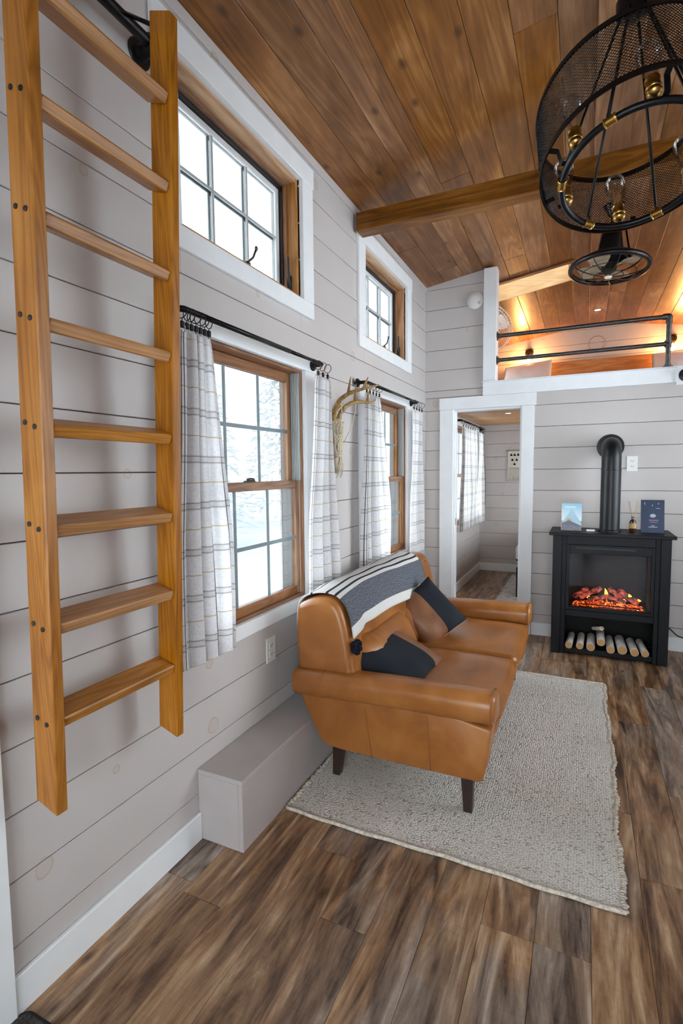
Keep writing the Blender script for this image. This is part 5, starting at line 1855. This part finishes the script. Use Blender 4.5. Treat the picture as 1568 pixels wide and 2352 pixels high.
def sk(u, v):
    """a point on the front of the skull: u -1..1 across, v 0..1 down"""
    z = 1.64 - 0.27 * v
    w_ = 0.058 * (1 - 0.72 * v); d_ = 0.05 * (1 - 0.5 * v)
    return Vector((0.036 + (1.66 - z) * 0.03 + d_ * 0.85 * math.sqrt(max(0, 1 - 0.8 * u * u)) + 0.003, 2.575 + w_ * u * 1.05, z))
for k in range(-3, 4):
    for s in (1, -1):
        pts = []
        for j in range(13):
            v_ = j / 12 * 0.72
            u_ = max(-1, min(1, k / 3.0 + s * 0.42 * math.sin(v_ * 9)))
            pts.append(sk(u_, v_))
        P.append(tube(pts, 0.0032, 6))
mk('cord_net', *join(*P), M['cord'], ant, smooth=True)
for (a, b, c) in (((0.095, 2.575 + 0.165, 1.765), (0.085, 2.72, 1.64), (0.06, 2.64, 1.53)), ((0.12, 2.49, 1.765), (0.11, 2.51, 1.66), (0.085, 2.55, 1.58))):
    mk('cord_strand', *tube(chaikin([a, b, c], 2, False), 0.0028, 6), M['cord'], ant, smooth=True)
for k in range(5):
    x_ = 0.05 + 0.004 * k; y_ = 2.565 + 0.007 * k
    mk('cord_strand', *tube([(0.07, 2.58, 1.45), (x_ + 0.01, y_, 1.40), (x_, y_ + 0.004 * math.sin(k * 2), 1.335 + 0.012 * (k % 3))], 0.0026, 6), M['cord'], ant, smooth=True)
# ------------------------------------------------------------------ loft
rail = empty('loft_railing', (1.2, Y1 - 0.02, 2.107))
tag(rail, 'dark iron pipe railing along the edge of the loft', 'railing')
RY = Y1 - 0.012
for z in (2.466, 2.272):
    mk('pipe', *tube([(0.618, RY, z), (1.812, RY, z)], 0.0165 if z > 2.4 else 0.0155, 14), M['pipe'], rail, smooth=True, auto=40)
    V, F = lathe([(0, 0), (0.036, 0), (0.037, 0.004), (0.03, 0.008), (0.022, 0.010), (0.022, 0.02), (0, 0.02)], (0.6065, RY, z), (1, 0, 0), 24)
    mk('flange', V, F, M['pipe'], rail, smooth=True, auto=40)
mk('upright', *tube([(1.812, RY, 2.107), (1.812, RY, 2.44)], 0.0165, 14), M['pipe'], rail, smooth=True, auto=40)
V, F = tube(chaikin([(1.77, RY, 2.466), (1.795, RY, 2.466), (1.812, RY, 2.466), (1.812, RY, 2.448), (1.812, RY, 2.42)], 2, False), 0.022, 14)
mk('elbow', V, F, M['pipe'], rail, smooth=True, auto=50)
V, F = join(tube([(1.785, RY, 2.272), (1.812, RY, 2.272)], 0.0215, 14), tube([(1.812, RY, 2.245), (1.812, RY, 2.30)], 0.0215, 14))
mk('tee', V, F, M['pipe'], rail, smooth=True, auto=50)
V, F = lathe([(0, 0), (0.036, 0), (0.036, 0.006), (0.022, 0.010), (0.022, 0.022), (0, 0.022)], (1.812, RY, 2.1062), (0, 0, 1), 24)
mk('flange', V, F, M['pipe'], rail, smooth=True, auto=40)

hk = empty('ladder_hook', (1.93, Y1 - 0.045, 2.0))
tag(hk, 'round black pipe flange on a white block for hooking the ladder', 'flange')
box('backing_block', 1.868, 1.99, Y1 - 0.042, Y1 - 0.0265, 1.968, 2.10, M['trim'], hk, c=0.002)
V, F = lathe([(0, 0), (0.045, 0), (0.046, 0.004), (0.043, 0.008), (0.026, 0.010), (0.025, 0.026), (0.02, 0.028), (0, 0.028)], (1.925, Y1 - 0.0425, 2.036), (0, -1, 0), 28)
mk('flange', V, F, M['blackmetal'], hk, smooth=True, auto=40)
mk('pipe', *tube(chaikin([(1.925, Y1 - 0.06, 2.036), (1.925, Y1 - 0.11, 2.036), (1.96, Y1 - 0.13, 2.036), (2.4, Y1 - 0.13, 2.036)], 2, False), 0.0165, 14), M['blackmetal'], hk, smooth=True)

sd = empty('smoke_detector', (0.428, Y1 - 0.02, 2.72))
tag(sd, 'round white smoke detector on the shiplap beside the loft post', 'smoke detector')
V, F = lathe([(0, 0), (0.068, 0), (0.070, 0.004), (0.070, 0.018), (0.064, 0.028), (0.03, 0.036), (0, 0.037)], (0.428, Y1 - 0.0003, 2.776), (0, -1, 0), 36)
mk('body', V, F, M['white_plastic'], sd, smooth=True, auto=50)
V, F = lathe([(0, 0), (0.013, 0), (0.012, 0.002), (0, 0.002)], (0.460, Y1 - 0.0335, 2.752), (0, -1, 0), 16)
mk('test_button', V, F, M['track'], sd)

M['linen'] = plain('white_linen', srgb(238, 236, 234), 0.9, spec=0.1, var=0.03, nscale=4)
M['headwood'] = wood('orange_headboard', 'x', srgb(164, 98, 40), srgb(196, 128, 62), srgb(214, 156, 92), 0.4, knots=False, tint=0.0)
lb = empty('loft_bed', (1.385, 6.1, 2.096))
tag(lb, 'loft bed with a wide orange-brown wooden headboard', 'bed')
V, F = rboxd(0.36, 2.4, 5.5, 7.08, 2.0965, 2.24, 0.05, 4, (6, 6, 2))
mk('mattress', V, F, M['linen'], lb, smooth=True)
box('headboard', 0.42, 2.36, 7.10, 7.14, 2.0965, 2.705, M['headwood'], lb, c=0.006)


def bedpillow(label, x0, x1, zc, seed, tilt=0.75, h=0.40, skew=0.0):
    cx = (x0 + x1) / 2
    V, F = [], []
    n = 20
    for s in (1, -1):
        for j in range(n + 1):
            for i in range(n + 1):
                a, b = -1 + 2 * i / n, -1 + 2 * j / n
                t_ = (max(0, 1 - abs(a) ** 3) * max(0, 1 - abs(b) ** 3)) ** 0.5
                wr = 0.006 * math.sin(a * 11 + seed) * math.sin(b * 7 + seed)
                x = cx + a * (x1 - x0) / 2 * (1 - 0.05 * (1 - a * a) * abs(b))
                zz = b * h / 2 + skew * a
                y = 6.84 + s * (0.085 * t_ + 0.003) + wr
                V.append(Vector((x, y + zz * tilt, zc + zz)))
    N_ = (n + 1) ** 2
    for j in range(n):
        for i in range(n):
            a = j * (n + 1) + i
            F.append([a, a + n + 1, a + n + 2, a + 1]); F.append([N_ + a, N_ + a + 1, N_ + a + n + 2, N_ + a + n + 1])
    for k in range(n):
        for (a, b) in ((k, k + 1), (n * (n + 1) + k, n * (n + 1) + k + 1), (k * (n + 1), (k + 1) * (n + 1)), (k * (n + 1) + n, (k + 1) * (n + 1) + n)):
            F.append([a, b, N_ + b, N_ + a])
    o = mk('bed_pillow', V, F, M['linen'], None, smooth=True)
    tag(o, label, 'pillow')


bedpillow('white loft bed pillow nearer the square white post', 0.34, 0.89, 2.47, 1, h=0.46, skew=0.03)
bedpillow('white loft bed pillow at the railing upright end', 1.95, 2.48, 2.47, 4, h=0.46, skew=0.02)

hp = tag(mk('wall_hoop', *tube([Vector((1.387 + 0.093 * math.cos(R(a)), Y2 - 0.006, 2.90 + 0.093 * math.sin(R(a)))) for a in range(0, 360, 8)], 0.004, 8, closed=True), plain('pale_willow', srgb(178, 146, 112), 0.8), None, smooth=True), 'thin pale wooden hoop hung on the loft end wall', 'wall decor')

M['warmbulb'] = emit('lit_amber_bulb', (1.0, 0.50, 0.14, 1), 26.0)
M['bronze'] = plain('dark_bronze', srgb(58, 40, 30), 0.4, 0.7)
for x, lab in ((0.606, 'lit amber wall sconce above the pillow near the white post'), (2.168, 'lit amber wall sconce above the pillow by the railing end')):
    s_ = empty('wall_sconce', (x, Y2 - 0.05, 2.72))
    tag(s_, lab, 'sconce', 'loft wall sconces')
    V, F = lathe([(0, 0), (0.05, 0), (0.052, 0.006), (0.046, 0.02), (0.03, 0.03), (0, 0.032)], (x, Y2 - 0.0005, 2.872), (0, -1, 0), 24)
    mk('backplate', V, F, M['bronze'], s_, smooth=True, auto=50)
    mk('arm', *tube(chaikin([(x, Y2 - 0.03, 2.872), (x, Y2 - 0.09, 2.872), (x, Y2 - 0.09, 2.80)], 2, False), 0.009, 10), M['bronze'], s_, smooth=True)
    V, F = lathe([(0, 0), (0.018, 0), (0.018, -0.03), (0.014, -0.034), (0, -0.034)], (x, Y2 - 0.09, 2.83), (0, 0, 1), 16)
    mk('socket', V, F, M['bronze'], s_, smooth=True, auto=50)
    V, F = lathe([(0.012, 0), (0.016, -0.012), (0.027, -0.04), (0.029, -0.055), (0.022, -0.073), (0, -0.082)], (x, Y2 - 0.09, 2.797), (0, 0, 1), 18)
    mk('bulb', V, F, M['warmbulb'], s_, smooth=True)
    ld = bpy.data.lights.new('sconce_glow', 'POINT'); ld.energy = 7.5; ld.color = (1.0, 0.52, 0.18); ld.shadow_soft_size = 0.03
    lo = bpy.data.objects.new('sconce_glow', ld)
    _link(lo, s_, (x, Y2 - 0.135, 2.742))

# recessed lights
M['lightlens'] = emit('recessed_lens', (1.0, 0.95, 0.88, 1), 1.6)


def downlight(label, x, y, z, group):
    o = empty('recessed_light', (x, y, z))
    tag(o, label, 'ceiling light', group)
    V, F = lathe([(0.048, 0.0), (0.036, -0.003), (0.034, 0.0), (0.034, 0.004), (0.048, 0.003)], (x, y, z - 0.0006), n=28)
    mk('trim_ring', V, F, M['pipe'], o, smooth=True, auto=50)
    V, F = lathe([(0, -0.001), (0.033, -0.001), (0.033, 0.002), (0, 0.002)], (x, y, z - 0.001), n=28)
    mk('lens', V, F, M['lightlens'], o)


downlight('recessed light in the ridge board above the loft bed', RX, 6.54, cz(RX) - 0.0285, 'recessed lights')
for k, (x, y) in enumerate(((0.50, 5.12), (0.54, 5.75), (0.62, 6.45))):
    downlight('recessed light in the bedroom ceiling, %s the doorway' % ('nearest', 'second from', 'farthest from')[k], x, y, 1.9678, 'recessed lights')

# pedestal fan in the loft
M['greyfan'] = plain('pale_grey_fan', srgb(214, 212, 212), 0.4, var=0.03)
t_ = NT('clear_fan_blade'); t_.set(srgb(226, 214, 208), 0.2); t_.b.inputs['Alpha'].default_value = 0.45; M['clearblade'] = t_.m
pf = empty('pedestal_fan', (0.40, 5.3, 2.095))
tag(pf, 'white wire-caged fan partly hidden behind the loft post', 'fan')
fc = Vector((0.435, 5.24, 2.735)); fn_ = Vector((0.55, -0.83, 0.0)).normalized()
s1_ = fn_.cross(Vector((0, 0, 1))).normalized(); s2_ = Vector((0, 0, 1))


def fq(a, r, h): return fc + (s1_ * math.cos(R(a)) + s2_ * math.sin(R(a))) * r + fn_ * h


for h in (0.0, -0.055):
    mk('cage_rim', *tube([fq(a, 0.215, h) for a in range(0, 360, 8)], 0.0045, 8, closed=True), M['greyfan'], pf, smooth=True)
for r_, h in ((0.15, 0.028), (0.08, 0.042)):
    mk('cage_ring', *tube([fq(a, r_, h) for a in range(0, 360, 10)], 0.0018, 6, closed=True), M['greyfan'], pf, smooth=True)
P = []
for k in range(40):
    a = k * 9
    P.append(tube([fq(a, 0.215, 0.0), fq(a, 0.15, 0.028), fq(a, 0.08, 0.042), fq(a, 0.02, 0.046)], 0.0012, 4))
w_ = mk('cage_wires', *join(*P), M['greyfan'], pf, smooth=True); w_['kind'] = 'stuff'
for k in range(3):
    V, F = [], []
    for i in range(8):
        t2 = i / 7; r_ = 0.03 + 0.165 * t2; hw = 34 * math.sin(math.pi * (0.15 + 0.75 * t2)) ** 0.6
        for s, h in ((-1, -0.045), (1, -0.008), (1, -0.005), (-1, -0.042)):
            V.append(fq(30 + 120 * k + s * hw, r_, h))
    for i in range(7):
        for q in range(4): F.append([i * 4 + q, i * 4 + (q + 1) % 4, i * 4 + 4 + (q + 1) % 4, i * 4 + 4 + q])
    F += [[3, 2, 1, 0], [28, 29, 30, 31]]
    mk('blade', V, F, M['clearblade'], pf)
V, F = lathe([(0, 0.05), (0.03, 0.048), (0.034, -0.02), (0.055, -0.06), (0.06, -0.15), (0.03, -0.18), (0, -0.18)], fc, fn_, 20)
mk('motor', V, F, M['greyfan'], pf, smooth=True, auto=50)
bs = fc - fn_ * 0.11
mk('pole', *tube([(bs.x, bs.y, 2.11), (bs.x, bs.y, bs.z - 0.04)], 0.012, 12), M['greyfan'], pf, smooth=True)
V, F = lathe([(0, 0), (0.13, 0), (0.13, 0.01), (0.06, 0.022), (0.02, 0.04), (0, 0.04)], (bs.x, bs.y, 2.0956), n=28)
mk('base', V, F, M['greyfan'], pf, smooth=True, auto=50)

# ------------------------------------------------------------------ bedroom
M['ironbed'] = plain('black_bed_frame', srgb(24, 24, 28), 0.4)


def duvet_mat():
    t = NT('white_duvet_black_print')
    geo = t.n('ShaderNodeNewGeometry')
    n = t.noise(geo.outputs['Position'], 16, 2, 0.5, 1.2)
    t.set(t.ramp(n, [(0.60, srgb(236, 236, 236)), (0.62, srgb(34, 34, 40))], 'CONSTANT'), 0.9)
    return t.m


def shag_mat():
    t = NT('speckled_bedside_rug')
    geo = t.n('ShaderNodeNewGeometry')
    mp = t.n('ShaderNodeMapping'); mp.inputs['Scale'].default_value = (8, 22, 1); t.l(geo.outputs['Position'], mp.inputs[0])
    n = t.noise(mp.outputs[0], 1.8, 3, 0.7, 0.6)
    t.set(t.ramp(n, [(0.56, srgb(206, 202, 198)), (0.62, srgb(62, 60, 64))]), 0.95)
    return t.m


bed = empty('bed', (1.6, 6.2, 0))
tag(bed, 'black-framed bed with a white and black duvet past the doorway', 'bed')
mk('duvet', *rboxd(0.635, 2.5, 5.70, 7.15, 0.33, 0.60, 0.09, 4, (6, 6, 2)), duvet_mat(), bed, smooth=True)
box('side_rail', 0.69, 0.72, 5.74, 7.14, 0.22, 0.329, M['ironbed'], bed)
box('end_rail', 0.72, 2.45, 5.74, 5.77, 0.22, 0.329, M['ironbed'], bed)
for (x, y) in ((0.672, 5.745), (2.44, 5.745), (0.672, 7.10), (2.44, 7.10)):
    box('leg', x - 0.022, x + 0.022, y - 0.022, y + 0.022, 0.0115, 0.3295, M['ironbed'], bed)
brug = mk('bedside_rug', *flat(rrect(0.47, 1.6, 5.45, 6.98, 0.01), 0.0008, 0.011), shag_mat(), None)
tag(brug, 'cream bedside rug with black flecks under the bed', 'rug')
wh = empty('wall_hanging', (0.45, Y2 - 0.01, 1.2))
tag(wh, 'cream woven wall hanging with black tufts on the bedroom wall', 'wall hanging')
mk('dowel', *tube([(0.335, Y2 - 0.016, 1.622), (0.565, Y2 - 0.016, 1.622)], 0.006, 10), plain('pale_dowel', srgb(170, 150, 126), 0.7), wh, smooth=True)
mk('hanging_cord', *tube([(0.35, Y2 - 0.014, 1.625), (0.45, Y2 - 0.004, 1.74), (0.55, Y2 - 0.014, 1.625)], 0.002, 6), M['cord'], wh, smooth=True)
M['weave'] = plain('cream_weave', srgb(224, 218, 206), 0.95, spec=0.1, var=0.05, nscale=60, bump=0.4)
box('woven_panel', 0.362, 0.538, Y2 - 0.014, Y2 - 0.006, 1.40, 1.620, M['weave'], wh, c=0.002)
fr = random.Random(3)
for k in range(22):
    x = 0.364 + k * 0.0082
    mk('fringe_strand', *tube([(x, Y2 - 0.011, 1.405), (x + fr.uniform(-.004, .004) - 0.006 * (11 - k) / 11, Y2 - 0.014, 1.30), (x + fr.uniform(-.01, .01) - 0.012 * (11 - k) / 11, Y2 - 0.012, 1.215 + fr.uniform(0, 0.02))], 0.0042, 6), M['weave'], wh, smooth=True)
for (x, z) in ((0.405, 1.565), (0.447, 1.565), (0.492, 1.567), (0.418, 1.50), (0.474, 1.50), (0.447, 1.445)):
    V, F = lathe([(0.016, 0), (0.014, 0.004), (0.005, 0.028), (0, 0.03)], (x, Y2 - 0.017, z - 0.012), n=10)
    mk('black_tuft', V, F, M['tassel'], wh, smooth=True)

# ------------------------------------------------------------------ outdoors: snow and pale frosted trees
def snow_mat():
    t = NT('snow'); geo = t.n('ShaderNodeNewGeometry')
    n = t.noise(geo.outputs['Position'], 0.4, 4)
    t.set(t.ramp(n, [(0.3, srgb(232, 238, 244)), (0.7, srgb(248, 250, 252))]), 0.9)
    return t.m


sn = mk('ground', [Vector((-60, -50, -0.62)), Vector((60, -50, -0.62)), Vector((60, 60, -0.62)), Vector((-60, 60, -0.62))], [[0, 1, 2, 3]], snow_mat())
tag(sn, 'snow-covered ground outside the windows', 'ground', kind='structure')


def frost_mat(name, a, b):
    t = NT(name); geo = t.n('ShaderNodeNewGeometry')
    n = t.noise(geo.outputs['Position'], 2.6, 4, 0.7)
    t.set(t.ramp(n, [(0.35, a), (0.65, b)]), 0.95)
    return t.m


M['frost'] = frost_mat('frosted_overlit_needles', srgb(214, 222, 220), srgb(246, 248, 250))  # trees whitened beyond their frost: overexposed daylight put into the colour
M['bark'] = plain('frosted_overlit_bark', srgb(196, 190, 186), 0.9)
tr = random.Random(12)
TREES = [(-9.5, 6.0, 8.0, 'frosted evergreen straight out from the near window'), (-13.0, 10.5, 10.0, 'tall frosted evergreen further back through the near window'), (-8.5, 11.0, 7.0, 'frosted evergreen at the right of the near window view'),
         (-13.5, 16.0, 9.5, 'frosted evergreen out past the far window'), (-9.0, 17.0, 7.5, 'frosted evergreen deepest in the window view'), (-16.0, 5.5, 10.0, 'tallest frosted evergreen at the back of the yard'),
         (-10.0, 22.0, 9.0, 'frosted evergreen near the corner window view')]
for (x, y, h, lab) in TREES:
    t0 = empty('frosted_tree', (x, y, -0.62))
    tag(t0, lab, 'tree', 'frosted trees outside')
    mk('trunk', *tube([(x, y, -0.62), (x + 0.05, y, h * 0.5), (x, y, h * 0.92)], [0.14, 0.09, 0.02], 8), M['bark'], t0, smooth=True)
    V, F = [], []
    for k in range(1500):
        u = tr.random() ** 1.2
        z = 0.2 + u * (h - 0.3)
        rr_ = (1 - u) * h * 0.26 + 0.12
        a = tr.uniform(0, 6.283); q = rr_ * math.sqrt(tr.uniform(0.08, 1))
        c = Vector((x + q * math.cos(a), y + q * math.sin(a), z - 0.25 * q))
        d = Vector((math.cos(a + tr.uniform(-.6, .6)), math.sin(a + tr.uniform(-.6, .6)), tr.uniform(-0.7, 0.1))).normalized()
        s_ = tr.uniform(0.16, 0.34)
        w2 = d.cross(Vector((0, 0, 1))).normalized() * s_ * 0.28
        up2 = Vector((0, 0, 0.05))
        n = len(V)
        V += [c - d * s_ * 0.5 + w2 * 0.5, c + w2 + up2, c + d * s_ * 0.6, c - w2 + up2]
        F.append([n, n + 1, n + 2, n + 3])
    mk('foliage', V, F, M['frost'], t0)

# small glowing parts are left out of direct light sampling; they still shine by themselves
for _k in ('ember', 'firelog', 'flame', 'warmbulb', 'lightlens'):
    try:
        M[_k].cycles.emission_sampling = 'NONE'
    except Exception:
        pass
